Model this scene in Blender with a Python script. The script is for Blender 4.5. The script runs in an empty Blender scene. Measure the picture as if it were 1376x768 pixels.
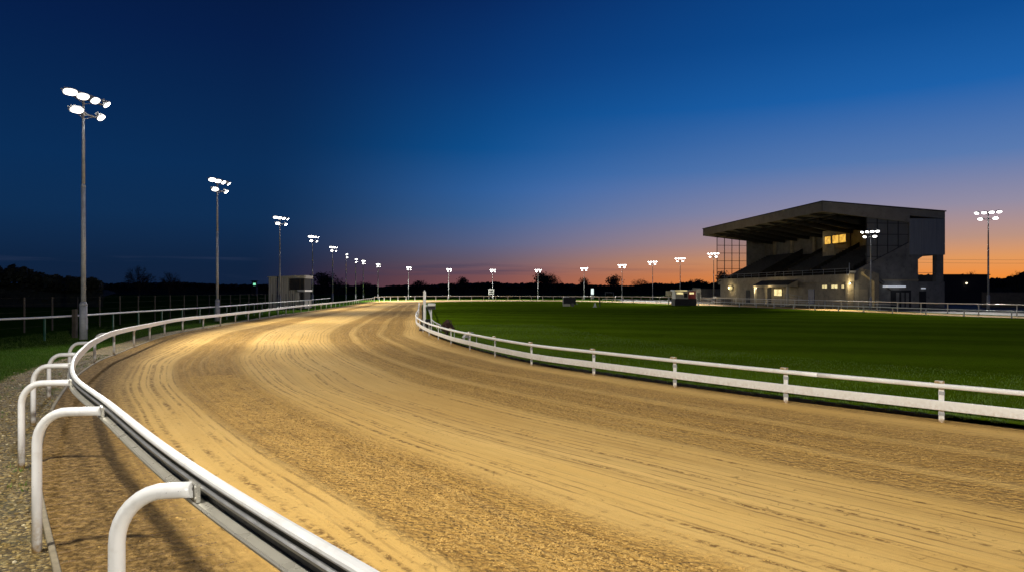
import bpy, bmesh, math, random
from mathutils import Vector, Matrix, noise as mnoise
R = random.Random(7)
sc = bpy.context.scene
COL = sc.collection
F, PX, HY, H = 917.0, 688.0, 390.0, 2.5        # focal length in px of the photo, centre column, horizon row, eye height

# ------------------------------------------------------------------ helpers
def W(px, d, z=0.0):                            # photo column + depth -> world
    return Vector(((px-PX)/F*d, d, z))
def obj(name, me, mat=None, parent=None, loc=(0,0,0), rz=0.0):
    if isinstance(me, bmesh.types.BMesh):
        m = bpy.data.meshes.new(name); me.to_mesh(m); me.free(); me = m
    o = bpy.data.objects.new(name, me); COL.objects.link(o)
    o.location = loc; o.rotation_euler = (0,0,rz)
    if mat is not None:
        if isinstance(mat, (list,tuple)):
            if not me.materials:
                for x in mat: me.materials.append(x)
        elif not me.materials: me.materials.append(mat)
    if parent is not None: o.parent = parent
    return o
def tag(o, label=None, cat=None, group=None, kind=None):
    if label: o['label'] = label
    if cat: o['category'] = cat
    if group: o['group'] = group
    if kind: o['kind'] = kind
    return o
def thing(name, label, cat, loc=(0,0,0), rz=0, group=None):
    o = bpy.data.objects.new(name, None); COL.objects.link(o)
    o.location = loc; o.rotation_euler = (0,0,rz); o.empty_display_size = .3
    return tag(o, label, cat, group)
def bx(bm, x0,x1,y0,y1,z0,z1, M=None, mi=0):
    vs = [bm.verts.new(v) for v in ((x0,y0,z0),(x1,y0,z0),(x1,y1,z0),(x0,y1,z0),(x0,y0,z1),(x1,y0,z1),(x1,y1,z1),(x0,y1,z1))]
    if M is not None:
        for v in vs: v.co = M @ v.co
    for f in ((3,2,1,0),(4,5,6,7),(0,1,5,4),(1,2,6,5),(2,3,7,6),(3,0,4,7)):
        bm.faces.new([vs[i] for i in f]).material_index = mi
    return vs
def box(*a, bevel=0.0, M=None):
    bm = bmesh.new(); bx(bm, *a, M=M)
    if bevel: bmesh.ops.bevel(bm, geom=bm.edges[:], offset=bevel, segments=2, affect='EDGES', profile=.6)
    return bm
def tube(bm, pts, rad, seg=12, cap=True):
    pts = [Vector(p) for p in pts]; n = len(pts)
    if not hasattr(rad, '__len__'): rad = [rad]*n
    rings = []; prev = None
    for i,p in enumerate(pts):
        t = (pts[min(i+1,n-1)]-pts[max(i-1,0)]).normalized()
        if prev is None:
            a = Vector((0,0,1)) if abs(t.z)<.9 else Vector((1,0,0))
            u = t.cross(a).normalized()
        else:
            u = (prev - t*prev.dot(t)).normalized()
        prev = u; v = t.cross(u)
        rings.append([bm.verts.new(p + (u*math.cos(k*2*math.pi/seg)+v*math.sin(k*2*math.pi/seg))*rad[i]) for k in range(seg)])
    for i in range(n-1):
        for k in range(seg):
            f = bm.faces.new((rings[i][k],rings[i][(k+1)%seg],rings[i+1][(k+1)%seg],rings[i+1][k])); f.smooth = True
    if cap:
        bm.faces.new(rings[0][::-1]); bm.faces.new(rings[-1])
def prism(bm, poly, y0, y1, M=None, mi=0):       # polygon in x,z pushed along y
    a = [bm.verts.new((x,y0,z)) for x,z in poly]; b = [bm.verts.new((x,y1,z)) for x,z in poly]
    if M is not None:
        for v in a+b: v.co = M @ v.co
    n = len(poly); fs = [bm.faces.new(a), bm.faces.new(b[::-1])]
    for i in range(n): fs.append(bm.faces.new((a[i],b[i],b[(i+1)%n],a[(i+1)%n])))
    for f in fs: f.material_index = mi
    bmesh.ops.recalc_face_normals(bm, faces=fs)
def catmull(P, step):                            # P: list of tuples of any length; resample roughly at step (in xy)
    P = [tuple(map(float,p)) for p in P]; out = []
    ext = [tuple(2*a-b for a,b in zip(P[0],P[1]))] + P + [tuple(2*a-b for a,b in zip(P[-1],P[-2]))]
    dense = []
    for i in range(1,len(ext)-2):
        p0,p1,p2,p3 = ext[i-1:i+3]
        L = math.hypot(p2[0]-p1[0],p2[1]-p1[1]); k = max(6,int(L/.1))
        for j in range(k):
            t = j/k
            dense.append(tuple(.5*((2*b)+(-a+c)*t+(2*a-5*b+4*c-d)*t*t+(-a+3*b-3*c+d)*t**3) for a,b,c,d in zip(p0,p1,p2,p3)))
    dense.append(P[-1])
    out=[dense[0]]; acc=0
    for a,b in zip(dense,dense[1:]):
        acc += math.hypot(b[0]-a[0],b[1]-a[1])
        if acc>=step: out.append(b); acc=0
    if acc>step*.3: out.append(dense[-1])
    return out
def normals2(pts):                               # left-hand normal of travel, xy
    res=[]; n=len(pts)
    for i in range(n):
        a=pts[max(i-1,0)]; b=pts[min(i+1,n-1)]
        t=Vector((b[0]-a[0],b[1]-a[1])).normalized(); res.append(Vector((-t.y,t.x)))
    return res
def sweep(bm, pts, prof, smooth=False, gaps=None):
    """pts (x,y,z); prof closed list of (n,z), n along left-hand normal. gaps: split into boards of that many stations"""
    N = normals2(pts)
    runs=[(0,len(pts)-1)]
    if gaps: runs=[(i,min(i+gaps,len(pts)-1)) for i in range(0,len(pts)-1,gaps)]
    for (a,b) in runs:
        rings=[]
        for i in range(a,b+1):
            p=Vector(pts[i])
            if gaps and i==a and a>0: 
                q=Vector(pts[i+1]); p=p+(q-p).normalized()*.004
            if gaps and i==b and b<len(pts)-1:
                q=Vector(pts[i-1]); p=p+(q-p).normalized()*.004
            rings.append([bm.verts.new((p.x+N[i].x*n, p.y+N[i].y*n, p.z+z)) for n,z in prof])
        k=len(prof); fs=[]
        for r,s in zip(rings,rings[1:]):
            for j in range(k):
                f=bm.faces.new((r[j],r[(j+1)%k],s[(j+1)%k],s[j])); f.smooth=smooth; fs.append(f)
        fs.append(bm.faces.new(rings[0][::-1])); fs.append(bm.faces.new(rings[-1]))
        bmesh.ops.recalc_face_normals(bm, faces=fs)
def rrect(cx,cz,w,h,r,seg=3):
    o=[]
    for sx,sz,a0 in ((1,1,0),(-1,1,90),(-1,-1,180),(1,-1,270)):
        for k in range(seg+1):
            a=math.radians(a0+90*k/seg); o.append((cx+sx*(w/2-r)+r*math.cos(a), cz+sz*(h/2-r)+r*math.sin(a)))
    return o
def copy_tree(o, parent=None):
    c=o.copy(); COL.objects.link(c)
    if parent is not None: c.parent=parent
    for ch in list(o.children): copy_tree(ch, c)
    return c

# ------------------------------------------------------------------ materials
class NT:
    def __init__(s, name):
        s.m=bpy.data.materials.new(name); s.m.use_nodes=True; s.t=s.m.node_tree
        s.b=s.t.nodes['Principled BSDF']; s.out=s.t.nodes['Material Output']
    def n(s, ty, **kw):
        nd=s.t.nodes.new(ty); ins=kw.pop('ins',{})
        for k,v in kw.items(): setattr(nd,k,v)
        for k,v in ins.items(): s.set(nd.inputs[k],v)
        return nd
    def set(s, inp, v):
        if isinstance(v, bpy.types.NodeSocket): s.t.links.new(v, inp)
        else: inp.default_value=v
    def math(s, op, a, b=0.0, c=None, clamp=False):
        nd=s.n('ShaderNodeMath', operation=op, use_clamp=clamp); s.set(nd.inputs[0],a); s.set(nd.inputs[1],b)
        if c is not None: s.set(nd.inputs[2],c)
        return nd.outputs[0]
    def mix(s, f, a, b, blend='MIX'):
        nd=s.n('ShaderNodeMix', data_type='RGBA', blend_type=blend, clamp_factor=True)
        s.set(nd.inputs[0],f); s.set(nd.inputs[6],a if isinstance(a,bpy.types.NodeSocket) else (*a,1) if len(a)==3 else a)
        s.set(nd.inputs[7],b if isinstance(b,bpy.types.NodeSocket) else (*b,1) if len(b)==3 else b)
        return nd.outputs[2]
    def noise(s, vec, scale, detail=4, rough=.55, out=0, dist=0):
        nd=s.n('ShaderNodeTexNoise', ins={'Vector':vec,'Scale':scale,'Detail':detail,'Roughness':rough,'Distortion':dist}); return nd.outputs[out]
    def ramp(s, fac, stops, interp='LINEAR'):
        nd=s.n('ShaderNodeValToRGB'); cr=nd.color_ramp; cr.interpolation=interp
        while len(cr.elements)>1: cr.elements.remove(cr.elements[-1])
        for i,(p,c) in enumerate(stops):
            e=cr.elements[0] if i==0 else cr.elements.new(p)
            e.position=p; e.color=(c,c,c,1) if not hasattr(c,'__len__') else (*c,1)
        s.set(nd.inputs[0],fac); return nd.outputs[0]
    def mr(s, v, a,b,c=0.0,d=1.0):
        nd=s.n('ShaderNodeMapRange', ins={0:v,1:a,2:b,3:c,4:d}); return nd.outputs[0]
    def obj(s): return s.n('ShaderNodeTexCoord').outputs['Object']
    def bump(s, h, dist, strength=1.0, normal=None):
        nd=s.n('ShaderNodeBump', ins={'Height':h,'Distance':dist,'Strength':strength})
        if normal is not None: s.set(nd.inputs['Normal'],normal)
        return nd.outputs[0]
    def scale(s, vec, v3):
        nd=s.n('ShaderNodeVectorMath', operation='MULTIPLY', ins={0:vec,1:v3}); return nd.outputs[0]

def simple(name, col, rough=.6, metal=0.0, var=.12, vscale=3.0, bump=0.0, bscale=40.0, dirt=None, spec=None):
    k=NT(name); o=k.obj()
    n=k.noise(o, vscale, 5)
    c=k.mix(k.mr(n,.3,.7), [x*(1-var) for x in col], [min(1,x*(1+var)) for x in col])
    if dirt:
        n2=k.noise(o, vscale*2.7, 6, .65)
        c=k.mix(k.mr(n2,.52,.72,0,dirt[1]), c, dirt[0])
    k.set(k.b.inputs['Base Color'],c); k.b.inputs['Metallic'].default_value=metal
    k.set(k.b.inputs['Roughness'], k.mr(k.noise(o,vscale*4,3),.3,.7,max(0,rough-.08),min(1,rough+.08)))
    if spec is not None: k.b.inputs['Specular IOR Level'].default_value=spec
    if bump: k.set(k.b.inputs['Normal'], k.bump(k.noise(o,bscale,4),bump))
    return k.m
def emis(name, col, strength):
    k=NT(name); k.b.inputs['Base Color'].default_value=(*col,1)
    k.b.inputs['Emission Color'].default_value=(*col,1); k.b.inputs['Emission Strength'].default_value=strength
    return k.m

def splash(m):
    t=m.node_tree; b=t.nodes['Principled BSDF']; lk=b.inputs['Base Color'].links[0]; src=lk.from_socket
    k=NT.__new__(NT); k.m=m; k.t=t; k.b=b
    o=k.obj(); sz=k.n('ShaderNodeSeparateXYZ',ins={0:o}).outputs[2]
    f=k.math('MULTIPLY',k.mr(sz,0,.42,1,0),k.mr(k.noise(o,14,5,.7),.40,.62)); f=k.math('ADD',k.math('MULTIPLY',f,.8),k.math('MULTIPLY',k.mr(sz,0,.09,1,0),.6))
    chip=k.mr(k.noise(o,35,3,.6),.70,.73,0,.7)
    c=k.mix(f,src,(.34,.22,.09)); c=k.mix(chip,c,(.10,.09,.08)); k.set(b.inputs['Base Color'],c)
M={}
M['darkcloth']=simple('dark_clothing',(.02,.02,.025),.8,0,.2,5)
M['white']=simple('white_paint',(.72,.72,.70),.38,0,.05,2.5,dirt=((.42,.36,.26),.35))
M['white_worn']=simple('worn_white_plastic',(.80,.79,.75),.42,0,.06,1.5,dirt=((.5,.4,.26),.22))
M['tubewhite']=simple('powder_coated_tube',(.70,.70,.69),.35,0,.05,3,dirt=((.38,.34,.28),.25),bump=.0006,bscale=60)
M['rubber']=simple('dark_rubber',(.032,.032,.032),.45,0,.2,8)
M['greyalu']=simple('grey_aluminium',(.34,.34,.33),.38,.6,.15,6)
M['steel']=simple('worn_steel',(.56,.54,.48),.30,.6,.05,3,dirt=((.34,.26,.12),.3))
M['flange']=simple('bright_flange',(.40,.38,.32),.32,.35,.05,2)
M['galv']=simple('galvanised_steel',(.42,.43,.44),.62,.15,.18,4,dirt=((.18,.17,.16),.3))
M['greenpost']=simple('green_painted_steel',(.02,.09,.055),.5,.0,.2,6)
M['greypaint']=simple('grey_painted_rail',(.45,.46,.46),.45,0,.1,3,dirt=((.2,.18,.15),.3))
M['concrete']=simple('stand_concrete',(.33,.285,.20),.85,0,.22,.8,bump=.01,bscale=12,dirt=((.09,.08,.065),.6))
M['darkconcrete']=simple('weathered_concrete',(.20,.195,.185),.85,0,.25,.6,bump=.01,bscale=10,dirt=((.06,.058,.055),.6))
M['kerb']=simple('kerb_strip',(.24,.20,.13),.9,0,.2,6,bump=.003,bscale=70,dirt=((.10,.08,.05),.6))
M['shaded_board']=simple('shaded_kerb_board',(.02,.018,.014),.8,0,.3,5,bump=.004,bscale=30)  # dark board; shade on its face is put into this near-black colour
M['dark']=simple('dark_void',(.02,.02,.022),.8,0,.3,3)
M['darktimber']=simple('dark_timber',(.06,.048,.035),.85,0,.3,2,bump=.004,bscale=30)
M['fascia']=simple('roof_fascia',(.32,.295,.25),.75,0,.15,.5,dirt=((.12,.11,.10),.5))
M['roofdark']=simple('dark_roof_steel',(.03,.03,.03),.6,.2,.2,2)
M['bark']=simple('bark',(.05,.04,.03),.9,0,.3,4)
M['leaf']=simple('dark_leaves',(.022,.026,.016),.8,0,.35,1)
M['twig']=simple('twigs',(.03,.025,.02),.9,0,.3,1)
M['bush']=simple('brown_bush',(.07,.035,.028),.9,0,.3,6)
M['red']=simple('red_paint',(.35,.03,.025),.5,0,.1,3)
M['blue']=simple('blue_door_paint',(.03,.04,.12),.5,0,.1,3)
M['cream']=simple('cream_sheet',(.5,.46,.36),.6,0,.1,3,dirt=((.25,.22,.16),.4))
M['shutter']=simple('grey_shutter',(.30,.28,.23),.6,0,.1,3)
M['seat']=simple('bench_plastic',(.05,.048,.045),.8,0,.2,2,spec=.1)
M['lens']=emis('floodlight_lens',(1.0,.97,.90),24.0)
M['winwarm']=emis('lit_window_amber',(1.0,.55,.08),.95)
M['winyel']=emis('lit_window_yellow',(1.0,.82,.38),.85)
M['winpale']=emis('lit_sign_white',(.85,1.0,.95),1.0)
M['bulb']=emis('small_lamp_bulb',(1.0,.85,.55),3.0)
M['tube']=emis('strip_lamp',(.85,.9,1.0),.45)
M['green_lamp']=emis('green_beacon_lamp',(.3,1.0,.6),1.0)
splash(M['white_worn']); splash(M['tubewhite'])
def roomlight(m,st):
    k=NT.__new__(NT); k.m=m; k.t=m.node_tree; k.b=k.t.nodes['Principled BSDF']
    o=k.obj(); n=k.noise(k.scale(o,(1,1,1.6)),1.7,3,.6); k.set(k.b.inputs['Emission Strength'],k.mr(n,.35,.62,st*.45,st*1.2))
roomlight(M['winwarm'],.95); roomlight(M['winyel'],.85)
def lensmat():
    k=NT('floodlight_lens'); a=k.n('ShaderNodeAttribute',attribute_name='glow').outputs['Fac']
    k.b.inputs['Base Color'].default_value=(.6,.6,.6,1); k.b.inputs['Emission Color'].default_value=(1,.97,.91,1)
    k.set(k.b.inputs['Emission Strength'],k.math('MULTIPLY',a,30.0)); return k.m
M['lens']=lensmat()
for q in ('lens','winwarm','winyel','winpale','bulb','tube','green_lamp'):
    try: M[q].cycles.emission_sampling='NONE'
    except Exception: pass
def corrugated():
    k=NT('corrugated_cladding'); o=k.obj(); sx=k.n('ShaderNodeSeparateXYZ',ins={0:o})
    w=k.math('SINE',k.math('MULTIPLY',k.math('ADD',sx.outputs[0],sx.outputs[1]),2*math.pi/.3))
    st=k.noise(k.scale(o,(3,3,.25)),1.0,5)
    c=k.mix(k.mr(st,.35,.7),(.56,.52,.42),(.40,.37,.29)); k.set(k.b.inputs['Base Color'],c)
    k.b.inputs['Roughness'].default_value=.55
    k.set(k.b.inputs['Normal'],k.bump(w,.03)); return k.m
M['corr']=corrugated()
def panel():
    k=NT('grey_upper_cladding'); o=k.obj(); sx=k.n('ShaderNodeSeparateXYZ',ins={0:o})
    u=k.math('FRACT',k.math('MULTIPLY',k.math('ADD',sx.outputs[0],sx.outputs[1]),1/1.2))
    seam=k.math('LESS_THAN',u,.03)
    st=k.noise(k.scale(o,(2,2,.15)),1.2,6,.6)
    c=k.mix(k.mr(st,.3,.7),(.23,.245,.27),(.31,.325,.35)); c=k.mix(k.math('MULTIPLY',seam,.6),c,(.05,.055,.06))
    rn=k.noise(k.scale(o,(5,5,.12)),1.0,3); c=k.mix(k.mr(rn,.6,.75,0,.45),c,(.055,.055,.055))
    k.set(k.b.inputs['Base Color'],c); k.b.inputs['Roughness'].default_value=.6; return k.m
M['panel']=panel()
def glassm():
    k=NT('stand_glass'); k.t.nodes.remove(k.b)
    tr=k.n('ShaderNodeBsdfTransparent',ins={'Color':(.93,.93,.95,1)}); gl=k.n('ShaderNodeBsdfGlossy',ins={'Color':(.8,.8,.85,1),'Roughness':.08})
    fr=k.n('ShaderNodeFresnel',ins={'IOR':1.4}); mx=k.n('ShaderNodeMixShader',ins={0:fr.outputs[0],1:tr.outputs[0],2:gl.outputs[0]})
    k.t.links.new(mx.outputs[0],k.out.inputs[0]); return k.m
M['glass']=glassm()
def glassdirty():
    k=NT('dusty_wired_glass'); k.b.inputs['Base Color'].default_value=(.22,.215,.20,1); k.b.inputs['Roughness'].default_value=.25
    tr=k.n('ShaderNodeBsdfTransparent',ins={'Color':(.6,.62,.65,1)})
    n=k.noise(k.obj(),.7,5); mx=k.n('ShaderNodeMixShader',ins={0:k.mr(n,.3,.7,.75,.95),1:tr.outputs[0],2:k.b.outputs[0]})
    k.t.links.new(mx.outputs[0],k.out.inputs[0]); return k.m
M['dustglass']=glassdirty()

def sand_mat():
    k=NT('raked_sand'); uv=k.n('ShaderNodeTexCoord').outputs['UV']; ob=k.obj()
    s=k.n('ShaderNodeSeparateXYZ',ins={0:uv}); u,v=s.outputs[0],s.outputs[1]
    def vec(a,b):
        return k.n('ShaderNodeCombineXYZ',ins={0:a,1:b,2:0.0}).outputs[0]
    wob=k.math('MULTIPLY',k.math('SUBTRACT',k.noise(vec(k.math('MULTIPLY',u,.05),k.math('MULTIPLY',v,.12)),1.0,2),.5),1.3)
    v1=k.math('ADD',v,wob)
    edge=k.math('MULTIPLY',k.math('SUBTRACT',k.noise(ob,4.5,6,.75),.5),.34)
    v2=k.math('ADD',v1,edge)
    vn=k.math('MULTIPLY',v2,1/13.0)
    # rough raked bands between smoother rolled lanes
    R_=k.ramp(vn,[(0,.95),(.065,.85),(.09,.15),(.19,.05),(.205,.9),(.31,1.0),(.33,.55),(.345,.06),(.47,.03),(.56,.06),(.60,.12),(.615,.75),(.675,.95),(.685,.35),(.70,.35),(.715,.95),(.79,1.0),(.80,.4),(.82,.4),(.83,.9),(.90,.85),(.92,.15),(.955,.05),(.98,.5),(1.0,.8)])
    # long streaks from rakes and tyres
    st=k.noise(vec(k.math('MULTIPLY',u,.03),k.math('MULTIPLY',v1,2.2)),1.0,6,.62)
    stf=k.noise(vec(k.math('MULTIPLY',u,.10),k.math('MULTIPLY',v1,11.0)),1.0,4,.6)
    patch=k.math('MULTIPLY',k.mr(k.noise(vec(k.math('MULTIPLY',u,.06),k.math('MULTIPLY',v1,.9)),1.0,4,.6),.40,.54),k.mr(k.noise(vec(k.math('MULTIPLY',u,1.2),k.math('MULTIPLY',v1,5.0)),1.0,3,.6),.35,.6))
    tine=k.math('SINE',k.math('MULTIPLY',k.math('ADD',v1,k.math('MULTIPLY',k.noise(ob,3.0,3),.05)),2*math.pi/.165))
    # narrow broken tyre lines in the smooth lanes
    brk=k.noise(vec(k.math('MULTIPLY',u,.55),k.math('MULTIPLY',v1,1.2)),1.0,6,.75)
    brk2=k.noise(ob,9.0,3,.7)
    lines=None
    for c,wd in ((1.1,.03),(1.33,.06),(1.48,.03),(1.66,.04),(1.95,.05),(2.2,.03),(4.62,.04),(4.9,.03),(5.9,.035),(6.5,.03),(7.45,.03)):
        d=k.math('ABSOLUTE',k.math('SUBTRACT',k.math('ADD',v1,k.math('MULTIPLY',edge,.25)),c))
        l=k.mr(d,wd*.5,wd*1.4,1.0,0.0)
        lines=l if lines is None else k.math('MAXIMUM',lines,l)
    lines=k.math('MULTIPLY',lines,k.math('MULTIPLY',k.mr(brk,.43,.54),k.mr(brk2,.42,.56,.0,1)))
    # scuffs: small crumbs and scratches
    sc_=k.noise(k.scale(ob,(1,1,1)),7.5,7,.72,dist=1.2); scuff=k.math('MULTIPLY',k.mr(sc_,.60,.66),k.mr(k.noise(ob,.8,3),.40,.58))
    mark=k.noise(vec(k.math('MULTIPLY',u,2.2),k.math('MULTIPLY',v,7.0)),1.0,6,.75,dist=.7)
    mark=k.math('MULTIPLY',k.mr(mark,.64,.70),k.mr(k.noise(ob,1.1,3),.45,.6))
    wv=k.n('ShaderNodeVectorMath',operation='ADD',ins={0:ob,1:k.scale(k.noise(ob,5.0,2,.5,out=1),(.05,.05,.0))}).outputs[0]
    vor=k.n('ShaderNodeTexVoronoi',feature='F1',ins={'Vector':wv,'Scale':13.5,'Randomness':1.0})
    vor2=k.n('ShaderNodeTexVoronoi',feature='F1',ins={'Vector':wv,'Scale':30.0,'Randomness':1.0})
    clod=k.n('ShaderNodeTexVoronoi',feature='SMOOTH_F1',ins={'Vector':ob,'Scale':17.0,'Smoothness':.5,'Randomness':1.0}).outputs[0]
    clod2=k.noise(ob,26.0,4,.7)
    clod3=k.noise(ob,60.0,3,.7)
    damp=k.noise(vec(k.math('MULTIPLY',u,.12),k.math('MULTIPLY',v,.5)),1.0,5,.6)
    smooth=k.mix(k.mr(damp,.35,.65),(.68,.415,.112),(.78,.51,.165))
    pit_shade=k.math('MAXIMUM',k.mr(vor.outputs[0],.34,.64),k.math('MULTIPLY',k.mr(vor2.outputs[0],.40,.70),.7))  # gaps between clods darkened in the colour, standing in for their shade
    pit_shade=k.math('MULTIPLY',pit_shade,k.mr(k.noise(vec(k.math('MULTIPLY',u,.5),k.math('MULTIPLY',v1,5.0)),1.0,5,.7),.38,.56,.25,1))
    roughc=k.mix(k.mr(clod2,.35,.65),(.54,.31,.07),(.69,.41,.105)); roughc=k.mix(k.math('MULTIPLY',pit_shade,.8),roughc,(.25,.13,.03))
    c=k.mix(R_,smooth,roughc)
    c=k.mix(k.mr(st,.42,.66,0,.34),c,(.34,.19,.055))
    c=k.mix(k.math('MULTIPLY',k.mr(stf,.5,.66,0,.30),k.math('ADD',k.math('MULTIPLY',R_,.7),.3)),c,(.70,.49,.2))
    tl_=k.math('MULTIPLY',k.math('MULTIPLY',k.mr(tine,.55,.95),patch),k.math('SUBTRACT',1.0,k.math('MULTIPLY',R_,.55)))
    dark=k.math('MAXIMUM',k.math('MULTIPLY',tl_,.62),k.math('MAXIMUM',k.math('MAXIMUM',k.math('MULTIPLY',lines,.9),k.math('MULTIPLY',scuff,.75)),k.math('MULTIPLY',mark,.8)))
    c=k.mix(dark,c,(.19,.10,.03))
    speck=k.mr(k.noise(ob,38,3,.8),.66,.72,0,.7); c=k.mix(k.math('MULTIPLY',speck,k.math('ADD',k.math('MULTIPLY',R_,.8),.1)),c,(.17,.095,.035))
    peb=k.mr(k.noise(ob,150,2),.3,.75,.86,1.12); c=k.mix(1.0,c,k.n('ShaderNodeCombineXYZ',ins={0:peb,1:peb,2:peb}).outputs[0],'MULTIPLY')
    # outermost strip beyond the rail: coarse loose wood and soil
    ve=k.math('ADD',v,k.math('MULTIPLY',k.math('SUBTRACT',k.noise(ob,3.5,5,.7),.5),.7)); em=k.mr(ve,.75,1.6,1,0)
    en=k.noise(ob,9,6,.75); ec=k.ramp(en,[(.36,(.06,.034,.010)),(.46,(.16,.095,.028)),(.56,(.34,.21,.07)),(.67,(.50,.33,.13))])
    c=k.mix(k.math('MULTIPLY',em,.9),c,ec)
    k.set(k.b.inputs['Base Color'],c); k.b.inputs['Roughness'].default_value=.95; k.b.inputs['Specular IOR Level'].default_value=.15
    h=k.math('MULTIPLY',R_,k.math('ADD',k.math('MULTIPLY',clod2,.012),k.math('MULTIPLY',k.math('ADD',vor.outputs[0],k.math('MULTIPLY',vor2.outputs[0],.35)),-.085)))
    h=k.math('ADD',h,k.math('MULTIPLY',k.math('MULTIPLY',tine,R_),.004))
    h=k.math('ADD',h,k.math('MULTIPLY',stf,.010))
    h=k.math('ADD',h,k.math('MULTIPLY',clod3,.005))
    h=k.math('SUBTRACT',h,k.math('MULTIPLY',dark,.012))
    h=k.math('ADD',h,k.math('MULTIPLY',k.math('MULTIPLY',em,en),.09))
    k.set(k.b.inputs['Normal'],k.bump(h,1.0,.9)); return k.m
M['sand']=sand_mat()
def grass_mat(name,a,b,stripes=False):
    k=NT(name); o=k.obj()
    n=k.noise(o,.35,8,.68); n2=k.noise(o,14,5,.75); n3=k.noise(o,1.3,7,.75)
    c=k.mix(k.mr(n,.35,.65),a,b)
    c=k.mix(k.mr(n2,.35,.7,0,.55),c,[x*.42 for x in a]); c=k.mix(k.mr(n3,.52,.7,0,.5),c,(.10,.10,.022))
    if stripes:
        s=k.n('ShaderNodeSeparateXYZ',ins={0:o})
        w=k.math('SINE',k.math('MULTIPLY',k.math('ADD',k.math('MULTIPLY',s.outputs[0],.35),k.math('ADD',s.outputs[1],k.math('MULTIPLY',n3,.6))),2*math.pi/7.0))
        c=k.mix(k.mr(w,-.5,.5,0,.22),c,[x*1.6 for x in b])
    k.set(k.b.inputs['Base Color'],c); k.b.inputs['Roughness'].default_value=1; k.b.inputs['Specular IOR Level'].default_value=0
    k.set(k.b.inputs['Normal'],k.bump(k.math('ADD',n2,k.noise(o,70,2)),.05)); return k.m
M['infield']=grass_mat('mown_infield_turf',(.080,.145,.004),(.115,.19,.007),True)
M['field']=grass_mat('outer_grass',(.030,.075,.008),(.045,.10,.010))
M['blade']=simple('grass_blade',(.07,.13,.006),.7,0,.4,3)
def gravel_mat():
    k=NT('gravel_bed'); o=k.obj()
    v=k.n('ShaderNodeTexVoronoi',ins={'Vector':o,'Scale':26.0}); v2=k.n('ShaderNodeTexVoronoi',ins={'Vector':o,'Scale':61.0})
    cr=k.n('ShaderNodeSeparateColor',ins={0:v.outputs[1]}).outputs[0]
    c=k.ramp(cr,[(0,(.06,.038,.009)),(.4,(.16,.105,.026)),(.75,(.27,.185,.055)),(1,(.42,.32,.13))])
    n=k.noise(o,1.3,5,.65); c=k.mix(k.mr(n,.5,.68,0,.75),c,(.055,.062,.018))
    c=k.mix(k.mr(v.outputs[0],.45,.8,0,.8),c,(.03,.022,.01))
    k.set(k.b.inputs['Base Color'],c); k.b.inputs['Roughness'].default_value=.85
    h=k.math('ADD',k.math('MULTIPLY',v.outputs[0],-.03),k.math('MULTIPLY',v2.outputs[0],-.012))
    h=k.math('ADD',h,k.math('MULTIPLY',k.noise(o,5,4),.05))
    k.set(k.b.inputs['Normal'],k.bump(h,1.0)); return k.m
M['gravel']=gravel_mat()
def stone_mat():
    k=NT('pebble_stone'); g=k.n('ShaderNodeNewGeometry').outputs['Random Per Island']
    c=k.ramp(g,[(0,(.055,.035,.008)),(.35,(.14,.092,.022)),(.7,(.26,.18,.05)),(.93,(.40,.31,.13)),(1,(.60,.52,.34))])
    k.set(k.b.inputs['Base Color'],c); k.b.inputs['Roughness'].default_value=.7; return k.m
M['stone']=stone_mat()

# ------------------------------------------------------------------ control curves
# outer rail: (x, y, cap height)
RAIL=[(5.2,-4.2,1.5),(3.0,-1.4,1.5),(.95,.85,1.5),(-1.70,3.76,1.5),(-3.9,6.57,1.44),(-6.18,9.63,1.30),(-8.2,12.73,1.20),(-10.02,15.8,1.12),(-12.15,19.76,1.08),
      (-14.15,24.1,1.07),(-15.2,27.1,1.06),(-16.7,31.4,1.0),(-18.5,37,.95),(-19.4,41,.92),(-19.85,44.5,.90),(-20.3,48,.88),(-20.8,52,.87),(-21.6,58.8,.86),
      (-22.5,65.9,.86),(-23.7,76.4,.86),(-24.7,89.5,.86),(-27.0,114.6,.86),(-30.2,140,.86),(-32.0,157.5,.86)]
OUT_TAIL=[(-30,168),(-24,178),(-15,183),(-4,184),(8,181),(18,172),(26,158),(32,143),(37,128),(40.5,112),(43.5,95),(46.4,76),(49.5,66),(60,50),(66,28),(58,4),(40,-12),(20,-14)]
INN=[(8.15,12.95),(6.1,15.2),(4.2,17.6),(2.47,20),(.93,22.2),(-.4,25),(-1.6,28),(-2.7,31),(-3.6,34),(-4.5,37.2),(-5.6,42),(-7.0,50),(-9.4,69),(-14,103),(-17,130),(-16.5,145),(-10,154),(0,158),(12,156),(20,146),(26,130),(31,115),(34,104),(38.5,85),(43,65.5),(45.6,59.6),(53,45),(56,28),(48,12),(36,3),(24,1),(15.5,5.7),(8.15,12.95)]
railc=catmull(RAIL,.25)
# full closed outer edge, following kerb line (rail shifted outwards a little)
rn=normals2(railc)
outer=[(p[0]+n.x*.42,p[1]+n.y*.42) for p,n in zip(railc[::4],rn[::4])]
tail=catmull([(outer[-1][0],outer[-1][1])]+OUT_TAIL+[(outer[0][0],outer[0][1])],1.0)
outer_closed=outer+tail[1:-1]
_ic=catmull(INN,.5); _in=normals2(_ic)
inner_c=[(p[0]-n.x*.37,p[1]-n.y*.37) for p,n in zip(_ic,_in)][:-1]
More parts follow.
